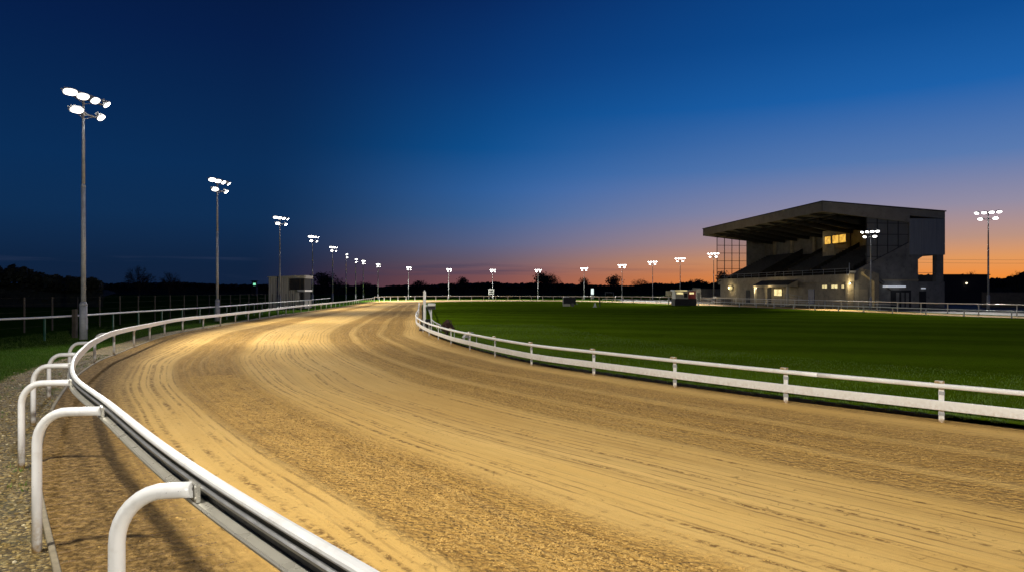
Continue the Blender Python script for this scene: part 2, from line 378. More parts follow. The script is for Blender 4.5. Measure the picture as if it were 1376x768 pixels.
# sand ribbon: for every outer station the nearest inner one, kept monotone by smoothing
def build_track():
    bm=bmesh.new(); uvl=bm.loops.layers.uv.new('UVMap')
    n=len(outer_closed); m=len(inner_c)
    near=[]
    for p in outer_closed:
        j=min(range(m),key=lambda q:(inner_c[q][0]-p[0])**2+(inner_c[q][1]-p[1])**2); near.append(j)
    un=[near[0]]
    for j in near[1:]:
        d=(j-un[-1]%m+m//2)%m-m//2
        un.append(un[-1]+max(0,d))
    tot=un[0]+m
    w=10; per=un+[x+m for x in un]; pre=[x-m for x in un]
    ext=pre+un+[x+m for x in un]
    sm=[sum(ext[n+i-w:n+i+w+1])/(2*w+1) for i in range(n)]
    K=26; s=0; rows=[]
    for i in range(n):
        p=Vector(outer_closed[i][:2]); x=sm[i]%m; a=Vector(inner_c[int(x)%m][:2]); b=Vector(inner_c[(int(x)+1)%m][:2]); q=a.lerp(b,x-int(x))
        if i: s+=(p-Vector(outer_closed[i-1][:2])).length
        rows.append((s,[bm.verts.new((*p.lerp(q,t/K),0)) for t in range(K+1)]))
    rows.append((s+1,rows[0][1]))
    global ROWS; ROWS=[(a_,r_[0].co.copy(),r_[-1].co.copy()) for a_,r_ in rows]
    for (s0,r0),(s1,r1) in zip(rows,rows[1:]):
        for t in range(K):
            try: f=bm.faces.new((r0[t],r1[t],r1[t+1],r0[t+1]))
            except ValueError: continue
            for l,(uu,vv) in zip(f.loops,((s0,t),(s1,t),(s1,t+1),(s0,t+1))): l[uvl].uv=(uu,vv/K*13)
    bmesh.ops.recalc_face_normals(bm,faces=bm.faces[:])
    if bm.faces[0].normal.z<0: bmesh.ops.reverse_faces(bm,faces=bm.faces[:])
    return bm
tag(obj('track',build_track(),M['sand']),kind='structure')
def polysheet(pts,z):
    bm=bmesh.new(); vs=[bm.verts.new((p[0],p[1],z)) for p in pts]
    es=[bm.edges.new((vs[i],vs[(i+1)%len(vs)])) for i in range(len(vs))]
    bmesh.ops.triangle_fill(bm,edges=es,use_beauty=True)
    for f in bm.faces:
        if f.normal.z<0: f.normal_flip()
    return bm
# turf starts behind the kerb board, half a metre inside the rail
inner_out=catmull(INN,.5); nn=normals2(inner_out)
def shift(pts,nrm,d): return [(p[0]+n.x*d,p[1]+n.y*d) for p,n in zip(pts,nrm)]
sgn=-1
inf=shift(inner_out,nn,sgn*.40)[:-1]
tag(obj('infield_grass',polysheet(inf,.06),M['infield']),kind='structure')
# ground sheet to the horizon
bm=bmesh.new(); bmesh.ops.create_grid(bm,x_segments=60,y_segments=60,size=3500)
tag(obj('ground',bm,M['field'],loc=(0,1500,-.03)),kind='structure')
# gravel verge beside the near rail
gl=[p for p in railc if p[1]<75]
gn=normals2(gl)
def gw(y):                                       # verge width as the photo shows it
    for (a,wa),(b,wb) in zip(((-9,6),(6,4.6),(10,3.6),(14,2.6),(18,2.0),(25,1.5),(35,1.1),(80,.8)),((6,4.6),(10,3.6),(14,2.6),(18,2.0),(25,1.5),(35,1.1),(80,.8),(200,.8))):
        if a<=y<b: return wa+(wb-wa)*(y-a)/(b-a)
    return 1
bm=bmesh.new(); prev=None
for p,n in zip(gl,gn):
    w=gw(p[1])*(1+.08*mnoise.noise(Vector((p[1]*.7,0,0))))
    row=[bm.verts.new((p[0]+n.x*(.38+w*t/4),p[1]+n.y*(.38+w*t/4),-.012)) for t in range(5)]
    if prev:
        for t in range(4): bm.faces.new((prev[t],row[t],row[t+1],prev[t+1]))
    prev=row
bmesh.ops.recalc_face_normals(bm,faces=bm.faces[:])
if bm.faces[0].normal.z<0: bmesh.ops.reverse_faces(bm,faces=bm.faces[:])
tag(obj('gravel_path',bm,M['gravel']),kind='structure')
# loose stones
bm=bmesh.new(); base=bmesh.new(); bmesh.ops.create_icosphere(base,subdivisions=1,radius=1)
bv=[v.co.copy() for v in base.verts]; bf=[[v.index for v in f.verts] for f in base.faces]; base.free()
verts=[];faces=[]
def stone(x,y,z,s):
    rot=Matrix.Rotation(R.uniform(0,6.28),3,'Z')@Matrix.Rotation(R.uniform(-.5,.5),3,'X')
    sc3=(s*R.uniform(.7,1.5),s*R.uniform(.6,1.1),s*R.uniform(.4,.7)); k=len(verts)
    for v in bv:
        q=rot@Vector((v.x*sc3[0]*R.uniform(.8,1.15),v.y*sc3[1]*R.uniform(.8,1.15),v.z*sc3[2])); verts.append((x+q.x,y+q.y,z+q.z))
    faces.extend([[k+i for i in f] for f in bf])
pool=[(p,n) for p,n in zip(gl,gn) if 4.2<p[1]<27]
for i in range(15000):
    p,n=R.choice(pool)
    if R.random()< (p[1]-8)/24: continue
    w=gw(p[1]); d=.44+w*R.random()**.9*1.02
    x=p[0]+n.x*d+R.uniform(-.12,.12); y=p[1]+n.y*d+R.uniform(-.12,.12)
    if mnoise.noise(Vector((x*1.1,y*1.1,3)))>.28 and R.random()<.6: continue
    stone(x,y,-.008,R.choice((.008,.012,.016,.021,.028)))
me=bpy.data.meshes.new('loose_gravel'); me.from_pydata(verts,[],faces)
tag(obj('loose_gravel',me,M['stone']),'small brown and grey stones of the gravel verge outside the near white rail','gravel',kind='stuff')
# crumbs of sand and soil between kerb strip and rail
verts=[];faces=[]
for i in range(14000):
    p,n=R.choice(pool)
    d=.38-R.random()**1.6*1.3
    if p[1]>16 and R.random()<.5: continue
    stone(p[0]+n.x*d,p[1]+n.y*d,.001,R.choice((.004,.006,.009,.014)))
me=bpy.data.meshes.new('soil_crumbs'); me.from_pydata(verts,[],faces)
M['crumb']=simple('soil_crumb',(.22,.135,.055),.9,0,.3,9)
tag(obj('soil_crumbs',me,M['crumb']),'brown crumbs of loose soil along the track edge beneath the near rail','soil',kind='stuff')
# loose clods on the harrowed lanes
verts=[];faces=[]
NR=[(a_,b_) for _,a_,b_ in ROWS if (a_.lerp(b_,.3)).length<24 and a_.lerp(b_,.3).y>1.5]
cnt=0
while cnt<60000:
    a_,b_=R.choice(NR); lane=R.random()
    v_= R.gauss(3.5,.42) if lane<.62 else (R.uniform(8.2,11.9) if lane<.93 else R.uniform(.6,12.4))
    p_=a_.lerp(b_,v_/13)
    p_=p_+Vector((R.uniform(-.6,.6),R.uniform(-.6,.6),0))
    if p_.length>22 or p_.y<1: continue
    if mnoise.noise(Vector((p_.x*1.7,p_.y*1.7,8)))<-.12 and R.random()<.7: continue
    cnt+=1
    stone(p_.x,p_.y,-.001,R.choice((.005,.007,.009,.011,.014))*(1 if R.random()<.98 else 1.8))
me=bpy.data.meshes.new('sand_clods'); me.from_pydata(verts,[],faces)
M['clod']=simple('damp_sand_clod',(.56,.345,.095),.95,0,.25,5)
tag(obj('sand_clods',me,M['clod']),'small loose clods of golden sand on the harrowed lanes of the track','sand',kind='stuff')
# grass blades
def blades(name,label,samples,hmin,hmax,wid):
    v=[];f=[]
    for (x,y,z) in samples:
        h=R.uniform(hmin,hmax); a=R.uniform(0,6.28); w=wid*R.uniform(.6,1.3); l=h*R.uniform(.1,.7); b=R.uniform(0,6.28)
        dx,dy=math.cos(a)*w,math.sin(a)*w; k=len(v)
        v+= [(x-dx,y-dy,z),(x+dx,y+dy,z),(x+math.cos(b)*l,y+math.sin(b)*l,z+h)]; f.append((k,k+1,k+2))
    me=bpy.data.meshes.new(name); me.from_pydata(v,[],f)
    tag(obj(name,me,M['blade']),label,'grass',kind='stuff')
S=[]
gp=[(p,n) for p,n in zip(gl,gn) if 9<p[1]<60]
for i in range(60000):
    p,n=R.choice(gp); w=gw(p[1])*.93
    d=.4+w+R.random()**1.5*7
    if p[1]>30 and R.random()<.4: continue
    S.append((p[0]+n.x*d+R.uniform(-.1,.1),p[1]+n.y*d+R.uniform(-.1,.1),-.03))
for i in range(2500):                              # tufts growing through the gravel
    p,n=R.choice(pool); d=.5+gw(p[1])*R.random(); x=p[0]+n.x*d; y=p[1]+n.y*d
    if mnoise.noise(Vector((x*1.1,y*1.1,3)))>.12:
        for k in range(5): S.append((x+R.gauss(0,.03),y+R.gauss(0,.03),-.02))
blades('outer_grass_blades','green grass growing between the gravel verge and the walkway rail',S,.03,.09,.006)
S=[]
ip=[(p,n) for p,n in zip(inner_out,nn) if p[1]<48 and -9<p[0]<14 and p[1]>6]
for i in range(65000):
    p,n=R.choice(ip); d=.40+R.random()**2.2*9
    S.append((p[0]-n.x*d+R.uniform(-.25,.25)*min(1,d),p[1]-n.y*d+R.uniform(-.25,.25)*min(1,d),.055))
blades('infield_grass_blades','short green grass growing just inside the inner rail',S,.02,.065,.007)

# kerbs
def strip(pts,prof,name,mat,gaps=None):
    bm=bmesh.new(); sweep(bm,pts,prof,gaps=gaps); return bm
kp=[(p[0],p[1],0) for p in railc if p[1]<120]
kb=strip([(p[0]+n.x*.42,p[1]+n.y*.42,0) for p,n in zip(kp,normals2(kp))],[(-.028,-.05),(.028,-.05),(.028,.026),(.02,.034),(-.02,.034),(-.028,.026)],'kerb',M['kerb'],gaps=12)
tag(obj('edging_strip',kb,M['kerb']),'thin concrete edging strip between the gravel and the sand','edging')
ik=[(p[0],p[1],0) for p in inner_out if True]
ikn=normals2(ik)
kb=strip([(p[0]-n.x*.38,p[1]-n.y*.38,0) for p,n in zip(ik,ikn)][:-30],[(-.02,-.05),(.02,-.05),(.02,.075),(-.02,.075)],'b',M['shaded_board'])
tag(obj('kerb_board',kb,M['shaded_board']),'low dark board, face shade put in its colour, edging the infield turf under the inner rail','edging')

# ------------------------------------------------------------------ outer running rail
def smoothpts(a,b,step): return [p for p in catmull(RAIL,step) if a<=p[1]<=b]
rail=thing('running_rail','white outer running rail on bent tubular posts sweeping round the near bend','rail',(-1.7,3.76,0))
def local(o,pts): 
    l=o.location; return [(p[0]-l.x,p[1]-l.y,p[2]-l.z) for p in pts]
rp=local(rail,[(p[0],p[1],p[2]) for p in catmull(RAIL,.3)])
cap=bmesh.new()   # rounded cap with the white face towards the track (n<0 is the track side)
sweep(cap,rp,[(.012,-.036),(.022,-.030),(.025,-.02),(.022,-.008),(.012,-.001),(-.01,.002),(-.028,-.001),(-.037,-.009),(-.040,-.024),(-.040,-.175),(-.034,-.178),(-.030,-.039)],smooth=False)
obj('rail_cap',cap,M['white'],rail)
ch=bmesh.new(); sweep(ch,rp,[(-.029,-.040),(.010,-.040),(.012,-.052),(.0,-.060),(-.008,-.07),(-.010,-.14),(-.029,-.14)]); obj('rail_channel',ch,M['rubber'],rail)
ch=bmesh.new(); sweep(ch,rp,[(-.004,-.066),(.022,-.058),(.032,-.066),(.028,-.082),(.010,-.090),(-.006,-.084)]); obj('rail_lip',ch,M['greyalu'],rail)
ch=bmesh.new(); sweep(ch,rp,[(-.028,-.142),(.0,-.142),(.045,-.155),(.054,-.150),(.060,-.158),(.056,-.172),(.045,-.178),(-.028,-.172)]); obj('rail_flange',ch,M['flange'],rail)
pcache={}
def bent_post(h,arm):                               # local: rail face at origin, post foot at -x
    key=(round(h,2),round(arm,2))
    if key in pcache: return pcache[key]
    bm=bmesh.new(); r=min(.30,arm-.12); zc=h-.105
    pts=[(-arm,0,-.12),(-arm,0,zc*.5),(-arm,0,zc-r)]
    for k in range(1,9):
        a=math.pi-(math.pi/2)*k/8; pts.append((-arm+r+r*math.cos(a),0,zc-r+r*math.sin(a)-.0))
    pts+=[(-arm+r+(arm-r)*.5,0,zc+.005),(-.012,0,zc+.01)]
    tube(bm,pts,.044,16)
    me=bpy.data.meshes.new('post'); bm.to_mesh(me); bm.free(); me.materials.append(M['tubewhite']); pcache[key]=me; return me
def bracket_mesh():
    bm=bmesh.new(); b=box(-.014,-.004,-.07,.07,-.048,.048,bevel=.004); me=bpy.data.meshes.new('t'); b.to_mesh(me); b.free(); bm.from_mesh(me)
    for y in (-.07,.058): bx(bm,-.024,-.002,y,y+.012,-.048,.048)
    for z in (-.048,.038): bx(bm,-.022,-.003,-.065,.065,z,z+.01)
    for y in (-.052,.052):
        for z in (-.03,.03): tube(bm,[(-.028,y,z),(-.006,y,z)],.009,6)
    m=bpy.data.meshes.new('bracket'); bm.to_mesh(m); bm.free(); m.materials.append(M['steel']); return m
BR=bracket_mesh()
posts=[(3.0,-1.4,1.5,.55,None),(.95,.85,1.5,.5,None),(-1.70,3.76,1.5,.45,-4),(-3.9,6.57,1.44,.63,0),(-6.18,9.63,1.30,.70,0),(-8.2,12.73,1.20,.69,0),(-10.02,15.8,1.12,.66,0),(-12.15,19.76,1.08,.62,0),(-14.15,24.1,1.07,.55,0),(-15.2,27.1,1.06,.5,0)]
lastp=posts[-1]
acc=0; prev=None
for p in catmull(RAIL,.1):
    if p[1]<27.1: prev=p; continue
    acc+=math.hypot(p[0]-prev[0],p[1]-prev[1]); prev=p
    if acc>=3.68: posts.append((p[0],p[1],p[2],.42,0)); acc=0
for (x,y,h,arm,rz) in posts:
    # nearest rail direction
    i=min(range(len(railc)),key=lambda q:(railc[q][0]-x)**2+(railc[q][1]-y)**2); n=rn[i]
    a=math.atan2(-n.y,-n.x) if rz is None or y>27 else math.radians(rz)
    dirx=Vector((math.cos(a),math.sin(a)))
    off=.035/max(.3,abs(dirx.dot(n)))
    me=bent_post(h,arm)
    o=obj('post',me,None,rail,(x-dirx.x*off-rail.location.x,y-dirx.y*off-rail.location.y,0),a)
    if y<20:
        ba=math.atan2(-n.y,-n.x); b=obj('bracket',BR,None,o,(.012,0,h-.10),ba-a)

# ------------------------------------------------------------------ inner running rail
inr=thing('inner_rail','low white double inner rail with wide lower board bounding the grass infield','rail',(8.15,12.95,0))
seg=[p for p in catmull([(16.5,5.0),(12.2,8.6)]+INN[:14],.3)]
k0=0
ip3=[(p[0],p[1],.70) for p in seg]
lp=local(inr,ip3)
SG=1   # left-hand normal points to the track? determined below
nrm=normals2(seg)
mid=len(seg)//4; test=Vector(seg[mid])+nrm[mid]*2
SG=1 if min((test.x-q[0])**2+(test.y-q[1])**2 for q in outer_closed) < min((Vector(seg[mid]).x-q[0])**2+(Vector(seg[mid]).y-q[1])**2 for q in outer_closed) else -1
bm=bmesh.new(); sweep(bm,lp,rrect(SG*.05,0,.075,.095,.034),smooth=True,gaps=40); obj('top_rail',bm,M['white_worn'],inr)
bm=bmesh.new(); sweep(bm,lp,rrect(SG*.045,-.37,.035,.185,.012),smooth=False,gaps=30); obj('lower_board',bm,M['white_worn'],inr)
def inner_post_mesh():
    bm=bmesh.new(); bx(bm,-.012,.012,-.045,.045,-.1,.755)
    m=bpy.data.meshes.new('post'); bm.to_mesh(m); bm.free(); m.materials.append(M['white_worn']); return m
def clamp_mesh():
    bm=bmesh.new(); bx(bm,-.02,.02,-.048,.048,-.035,.035); tube(bm,[(-.035,0,0),(.035,0,0)],.012,6)
    m=bpy.data.meshes.new('clamp'); bm.to_mesh(m); bm.free(); m.materials.append(M['galv']); return m
def hood_mesh():
    bm=bmesh.new(); prism(bm,[(-.045,0),(.045,0),(.045,.02),(.03,.045),(-.03,.045),(-.045,.02)],-.10,.05)
    m=bpy.data.meshes.new('post_cap'); bm.to_mesh(m); bm.free(); m.materials.append(M['white_worn']); return m
IPM,CLM,HDM=inner_post_mesh(),clamp_mesh(),hood_mesh()
acc=3.0; prev=None; start=False
ipp=[(12.3,8.5),(10.2,10.7)]
fine=catmull(INN[:14],.1); acc=3.03; prev=fine[0]
for p in fine:
    acc+=math.hypot(p[0]-prev[0],p[1]-prev[1]); prev=p
    if acc>=3.03: ipp.append(p); acc=0
for q in ipp:
    i=min(range(len(seg)),key=lambda j:(seg[j][0]-q[0])**2+(seg[j][1]-q[1])**2); n=nrm[i]*SG
    a=math.atan2(n.y,n.x)
    o=obj('post',IPM,None,inr,(q[0]-8.15,q[1]-12.95,0),a)
    if q[1]<45:
        obj('clamp',CLM,None,o,(0,0,.56)); obj('clamp',CLM,None,o,(0,0,.17)); obj('post_cap',HDM,None,o,(.03,0,.748))
# low inner hare rail posts behind the inner rail at the bend
hr=thing('lure_rail','low white secondary rail on short posts just inside the bend of the inner rail','rail',(-1.2,29.5,0))
hp=[(p[0]-n.x*SG*1.1,p[1]-n.y*SG*1.1,.42) for p,n in zip(seg,nrm) if 28.5<p[1]<100]
bm=bmesh.new(); sweep(bm,local(hr,hp),rrect(0,0,.05,.05,.015)); obj('top_rail',bm,M['greypaint'],hr)
acc=0
for a,b in zip(hp,hp[1:]):
    acc+=math.hypot(b[0]-a[0],b[1]-a[1])
    if acc>=2.4:
        acc=0; pm=box(-.02,.02,-.02,.02,-.03,.41); obj('post',pm,M['greypaint'],hr,(b[0]+1.2,b[1]-29.5,0))

# ------------------------------------------------------------------ far rails
def post_rail(name,label,pts,h,spacing,mat,pmat,zs,rad=.05,pw=.06,arm=0,every=None,cat='rail',square=False):
    o=thing(name,label,cat,(pts[0][0],pts[0][1],0))
    c=catmull(pts,.8 if len(pts)>2 else .8)
    for z,hh,ww in zs:
        bm=bmesh.new(); sweep(bm,local(o,[(p[0],p[1],z) for p in c]),rrect(0,0,ww,hh,min(ww,hh)*.35),smooth=not square); obj('rail',bm,mat,o)
    ztop=max(z-hh/2 for z,hh,ww in zs)
    m=bpy.data.meshes.new('post'); b=box(-pw/2,pw/2,-pw/2,pw/2,-.08,ztop+.002); b.to_mesh(m); b.free(); m.materials.append(pmat)
    fine=catmull(pts,.1); acc=spacing; pv=fine[0]; nr=normals2(fine); cnt=0
    for p,n in zip(fine,nr):
        acc+=math.hypot(p[0]-pv[0],p[1]-pv[1]); pv=p
        if acc>=spacing and cnt<100:
            acc=0; cnt+=1; obj('post',m,None,o,(p[0]-o.location.x,p[1]-o.location.y,0),math.atan2(n.y,n.x))
    return o
post_rail('far_rail','white rail running along the far bend below the dark tree line',[(-32.0,158.6)]+OUT_TAIL[:6]+[(24.5,161)],1.0,3.2,M['white'],M['white'],[(1.0,.16,.08)],pw=.09)
post_rail('home_straight_rail','white post and rail fence between the grandstand and the track',[(24.5,161.8),(32,143),(37.2,126),(40.6,112),(43.7,95),(46.5,76),(49.7,66),(59,50.5)],1.12,3.6,M['white'],M['greypaint'],[(1.12,.10,.07)],pw=.08)
post_rail('infield_straight_rail','lower white rail along the grass edge in front of the grandstand',[(19.5,147),(25.6,131),(30.6,115.5),(33.7,104),(38.2,85),(42.7,65.7),(45.2,59.8),(52.5,46)],.68,4.2,M['white'],M['greypaint'],[(.68,.09,.07)],pw=.08)
# doubled walkway rail behind the home straight
post_rail('terrace_rail','grey steel crowd rail directly in front of the grandstand wall',[(39.0,144),(43.5,120),(45.5,104),(48.5,86)],.72,3.2,M['greypaint'],M['galv'],[(.72,.06,.05)],pw=.06)
WALK=[(-30,20),(-24.3,32.1),(-23.6,36.7),(-24.0,42.7),(-24.7,56.8),(-26.2,70),(-28.2,90),(-30,105),(-32.5,122)]
post_rail('walkway_rail','light grey tubular hand rail on green posts behind the grass verge at left',WALK,1.15,3.1,M['white'],M['greenpost'],[(1.15,.10,.10)],pw=.07)
# boundary fence in the dark
bf=thing('boundary_fence','dark wire boundary fence on thin timber posts beyond the walkway rail at left','fence',(-29.3,30,0))
bm=bmesh.new()
for z in (.3,.75,1.2,1.65,2.05):
    bm=bmesh.new(); tube(bm,[(0,-14,z),(0,62,z)],.005,5); obj('wire',bm,M['darktimber'],bf)
pm=box(-.035,.035,-.035,.035,-.1,2.1); m=bpy.data.meshes.new('post'); pm.to_mesh(m); pm.free(); m.materials.append(M['darktimber'])
for i in range(31): obj('post',m,None,bf,(0,-14+i*2.5,0))
# stub post beside the nearest mast
st=box(-.1,.1,-.1,.1,-.1,1.5,bevel=.012); tag(obj('marker_post',st,M['darktimber'],loc=W(100.5,36.6)),'short square grey post standing beside the base of the nearest floodlight mast','post')

# ------------------------------------------------------------------ floodlight masts
def frame_light(parent,loc,target,power,size,col=(1,.95,.85)):
    l=bpy.data.lights.new('floodlight_beam','SPOT'); l.energy=power*1.2; l.spot_size=math.radians(size); l.spot_blend=1.0; l.shadow_soft_size=.35; l.color=col
    o=bpy.data.objects.new('floodlight_beam',l); COL.objects.link(o); o.parent=parent; o.location=loc
    d=Vector(target)-Vector(loc); o.rotation_euler=d.to_track_quat('-Z','Y').to_euler(); return o
# prototype: local +x is across towards the track, y is along it
MH=11.8
def make_mast():
    t=thing('floodlight_mast','x','floodlight')
    bm=bmesh.new(); tube(bm,[(0,0,1.9),(0,0,8.0)],[.12,.10],16); obj('pole',bm,M['galv'],t)
    bm=bmesh.new(); tube(bm,[(0,0,8.0),(0,0,MH+.85)],[.085,.06],14); obj('upper_pole',bm,M['galv'],t)
    bm=bmesh.new(); tube(bm,[(0,0,-.1),(0,0,1.78)],[.19,.18],18); bx(bm,.17,.20,-.08,.08,.5,1.1); obj('pole_base',bm,M['galv'],t)
    bm=bmesh.new(); tube(bm,[(0,0,1.74),(0,0,1.80),(0,0,1.95)],[.195,.195,.12],18); obj('collar',bm,M['galv'],t)
    bm=bmesh.new(); tube(bm,[(0,0,7.93),(0,0,7.98),(0,0,8.1)],[.112,.112,.085],14); obj('collar',bm,M['galv'],t)
    for z,L in ((MH+.8,1.35),(MH,1.0)):
        bm=bmesh.new(); bx(bm,.0,.08,-L,L,z-.04,z+.04); bx(bm,-.06,.10,-.09,.09,z-.1,z+.1)
        tube(bm,[(.04,-L*.7,z),(.04,0,z-.28)],.018,6); tube(bm,[(.04,L*.7,z),(.04,0,z-.28)],.018,6)
        obj('crossarm',bm,M['galv'],t)
    tilt=math.radians(48)
    for z,ys in ((MH+.8,(-1.2,-.4,.4,1.2)),(MH,(-.8,.8))):
        for y in ys:
            Mx=Matrix.Translation((.32,y,z+.02))@Matrix.Rotation(y*.5,4,'Z')@Matrix.Rotation(tilt,4,'Y')    # local +x of the lamp faces down and out
            bm=bmesh.new()
            ring=[]
            for (dx,ry,rz_) in ((-.16,.14,.09),(-.02,.31,.20),(.06,.34,.22)):
                ring.append([bm.verts.new(Mx@Vector((dx,ry*math.copysign(abs(math.cos(q*math.pi/10))**.7,math.cos(q*math.pi/10)),rz_*math.copysign(abs(math.sin(q*math.pi/10))**.7,math.sin(q*math.pi/10))))) for q in range(20)])
            for ra,rb in zip(ring,ring[1:]):
                for q in range(20): bm.faces.new((ra[q],ra[(q+1)%20],rb[(q+1)%20],rb[q]))
            bm.faces.new(ring[0]); bm.faces.new(ring[-1]); bmesh.ops.recalc_face_normals(bm,faces=bm.faces[:])
            for k in range(5): bx(bm,-.20,-.155,-.24+k*.11,-.20+k*.11,-.09,.09,M=Mx)
            bx(bm,-.12,-.06,-.40,.40,-.02,.02,M=Mx); bx(bm,-.30,-.06,-.05,.05,-.03,.03,M=Mx)
            f=obj('floodlight',bm,M['galv'],t)
            bm=bmesh.new(); al=bm.verts.layers.float.new('glow'); rg=[]
            for (rr_,dx,gv) in ((1.0,.062,.008),(1.0,.068,.015),(.93,.074,.05),(.78,.080,.30),(.5,.086,.8)):
                row=[]
                for q in range(20):
                    cq,sq=math.cos(q*math.pi/10),math.sin(q*math.pi/10)
                    v_=bm.verts.new(Mx@Vector((dx,.33*rr_*math.copysign(abs(cq)**.8,cq),.21*rr_*math.copysign(abs(sq)**.8,sq)))); v_[al]=gv; row.append(v_)
                rg.append(row)
            cv_=bm.verts.new(Mx@Vector((.088,0,0))); cv_[al]=1.0
            for ra,rb in zip(rg,rg[1:]):
                for q in range(20): bm.faces.new((ra[q],ra[(q+1)%20],rb[(q+1)%20],rb[q]))
            for q in range(20): bm.faces.new((rg[-1][q],rg[-1][(q+1)%20],cv_))
            bmesh.ops.recalc_face_normals(bm,faces=bm.faces[:]); obj('lens',bm,M['lens'],f)
    return t
mast=make_mast()
# column, top row, outlook: (px, depth, facing angle (direction of the track), height factor, power, label)
def ang(x,y,tx,ty): return math.atan2(ty-y,tx-x)
C0=(-14,60)
masts=[
 (112,35.5,1.0,'nearest and tallest floodlight mast, beside the marker post at far left',(-14,34),17000,49),
 (292,57,.97,'second floodlight mast from the left, rising behind the near running rail',(-15,55),17000,50),
 (376,91.7,1,'floodlight mast standing in front of the corrugated judge cabin',(-17,88),17000,50),
 (420,122,1,'floodlight mast just right of the corrugated judge cabin, left of the bare tree',(-20,118),20000,50),
 (447,152,1,'floodlight mast rising in front of the round bare tree left of centre',(-22,148),20000,50),
 (465,160,1,'fifth mast counted right from the judge cabin row, just right of the bare tree',(-20,165),30000,43),
 (478,172,1,'mast closely left of the pair where the left row ends',(-15,175),30000,43),
 (488,182,1,'last mast of the closely spaced left row at the far bend',(-5,180),30000,43),
 (508,190,1,'mast standing alone between the left row and the winning post',(-5,178),30000,43),
 (549,196,1,'distant mast nearest to the tall white winning post, on its left',(0,176),30000,43),
 (603,199,1,'distant mast right of the winning post above the brown bush',(8,176),30000,43),
 (662,199,1,'distant mast beside the square white sign on the far side',(12,172),30000,43),
 (723,196,1,'distant mast directly left of the broad dark tree at centre',(14,170),30000,43),
 (785,190,1,'distant mast left of the narrow lit white sign',(18,165),30000,43),
 (836,182,1,'distant mast right of the round dark tree and the narrow lit sign',(24,155),30000,43),
 (877,172,1,'distant mast left of the timing kiosk, behind the far rail',(27,150),30000,60),
 (914,162,1,'mast rising behind the timing kiosk',(32,140),30000,60),
 (959,134,1,'mast closest to the left end of the grandstand',(35,128),30000,60),
 (1170,94,.84,'mast in front of the near corner of the grandstand',(42,88),15000,38),
 (1328,89,1,'mast at far right in front of the timber fence',(45,70),34000,62),
]
first=True
for (px,d,hf,lab,tgt,pw,size) in masts:
    t=mast if first else copy_tree(mast)
    first=False
    p=W(px,d)
    # far masts are pulled nearer but keep the height the photo shows
    a=ang(p.x,p.y,*tgt); t.location=p; t.rotation_euler=(0,0,a-(.14 if 300<px<500 else 0)); t.scale=(1,1,1)
    t['label']=lab; t['group']='floodlight masts round the track'
    t['_p']=0
FM={}
tops={112:153,292:256,376:301,420:324,447:337,465:346,478:352,488:354,508:358,549:362,603:364,662:365,723:365,785:363,836:359,877:355,914:351,959:345,1170:318,1328:294}
allm=[o for o in COL.objects if o.get('group')=='floodlight masts round the track']
allm.sort(key=lambda o:o.location.y)
for o in allm:
    del o['_p']
    px=round(PX+F*o.location.x/o.location.y)
    hh=(HY-tops[px])/F*o.location.y+H
    s=hh/MH; o.scale=(s,s,s)
for (px,d,hf,lab,tgt,pw,size) in masts:
    o=next(q for q in allm if q['label']==lab); s=o.scale[0]
    p=W(px,d); L=Vector((p.x,p.y,MH*s)); dr=(Vector((tgt[0],tgt[1],0))-L)
    loc=Vector((p.x,p.y,MH*s-.1))+Vector((tgt[0]-p.x,tgt[1]-p.y,0)).normalized()*1.5
    inv=Matrix.Rotation(-o.rotation_euler.z,3,'Z')
    def tl(v): return (inv@(Vector(v)-o.location))/s
    hd=Vector((tgt[0]-p.x,tgt[1]-p.y,0)).normalized(); aim=loc+hd*loc.z*math.tan(math.radians(size)); aim.z=0
    single=px>=785; far=500<px<900
    for sg in ((0,) if single else (-1,1)):
        q=Matrix.Rotation(sg*math.radians(36),3,'Z')@hd
        if far: size=64
        aim=loc+q*loc.z*math.tan(math.radians(size)); aim.z=0
        frame_light(o,tl(loc),tl(aim),pw*(1.0 if single else .62),74 if far else (62 if single else 88),(1,.95,.85))
# two masts of the same row outside the frame, which light the foreground
for (x,y,tgt,pw,size,lab) in ((-8.3,2.6,(-1,9),6300,140,'floodlight mast beside the near running rail, outside the photo at left'),(17,-24,(8,11),40000,110,'floodlight mast behind the viewpoint on the outside of the track')):
    t=copy_tree(mast)
    for c in list(t.children):
        if c.type=='LIGHT': bpy.data.objects.remove(c)
    t.location=(x,y,0); a=ang(x,y,*tgt); t.rotation_euler=(0,0,a); t['label']=lab
    s=t.scale[0]
    loc=Vector((x,y,MH*s-.1))+Vector((tgt[0]-x,tgt[1]-y,0)).normalized()*1.5
    inv=Matrix.Rotation(-a,3,'Z')
    frame_light(t,(inv@(loc-t.location))/s,(inv@(Vector((*tgt,0))-t.location))/s,pw,size)

# ------------------------------------------------------------------ grandstand
U=Vector((-.108,.994,0)); V=Vector((.994,.108,0)); GO=Vector((45.5,100,0))
gs=thing('grandstand','large concrete grandstand with cantilevered roof and lit commentary box','grandstand',GO,math.atan2(.108,.994))
L=45.3
def vx(px):
    r=(px-PX)/F; return (100*r-45.5)/(.994-.108*r)
def uy(px,v0):
    r=(px-PX)/F; return (45.5+.994*v0-r*(100+.108*v0))/(.994*r+.108)
def roofz(v): return 15.5-(15.5-14.25)*v/19.4
V0=4.2; VR=13.7; VB=19.4
def rake(v): return 4.8+(v-V0)*.505
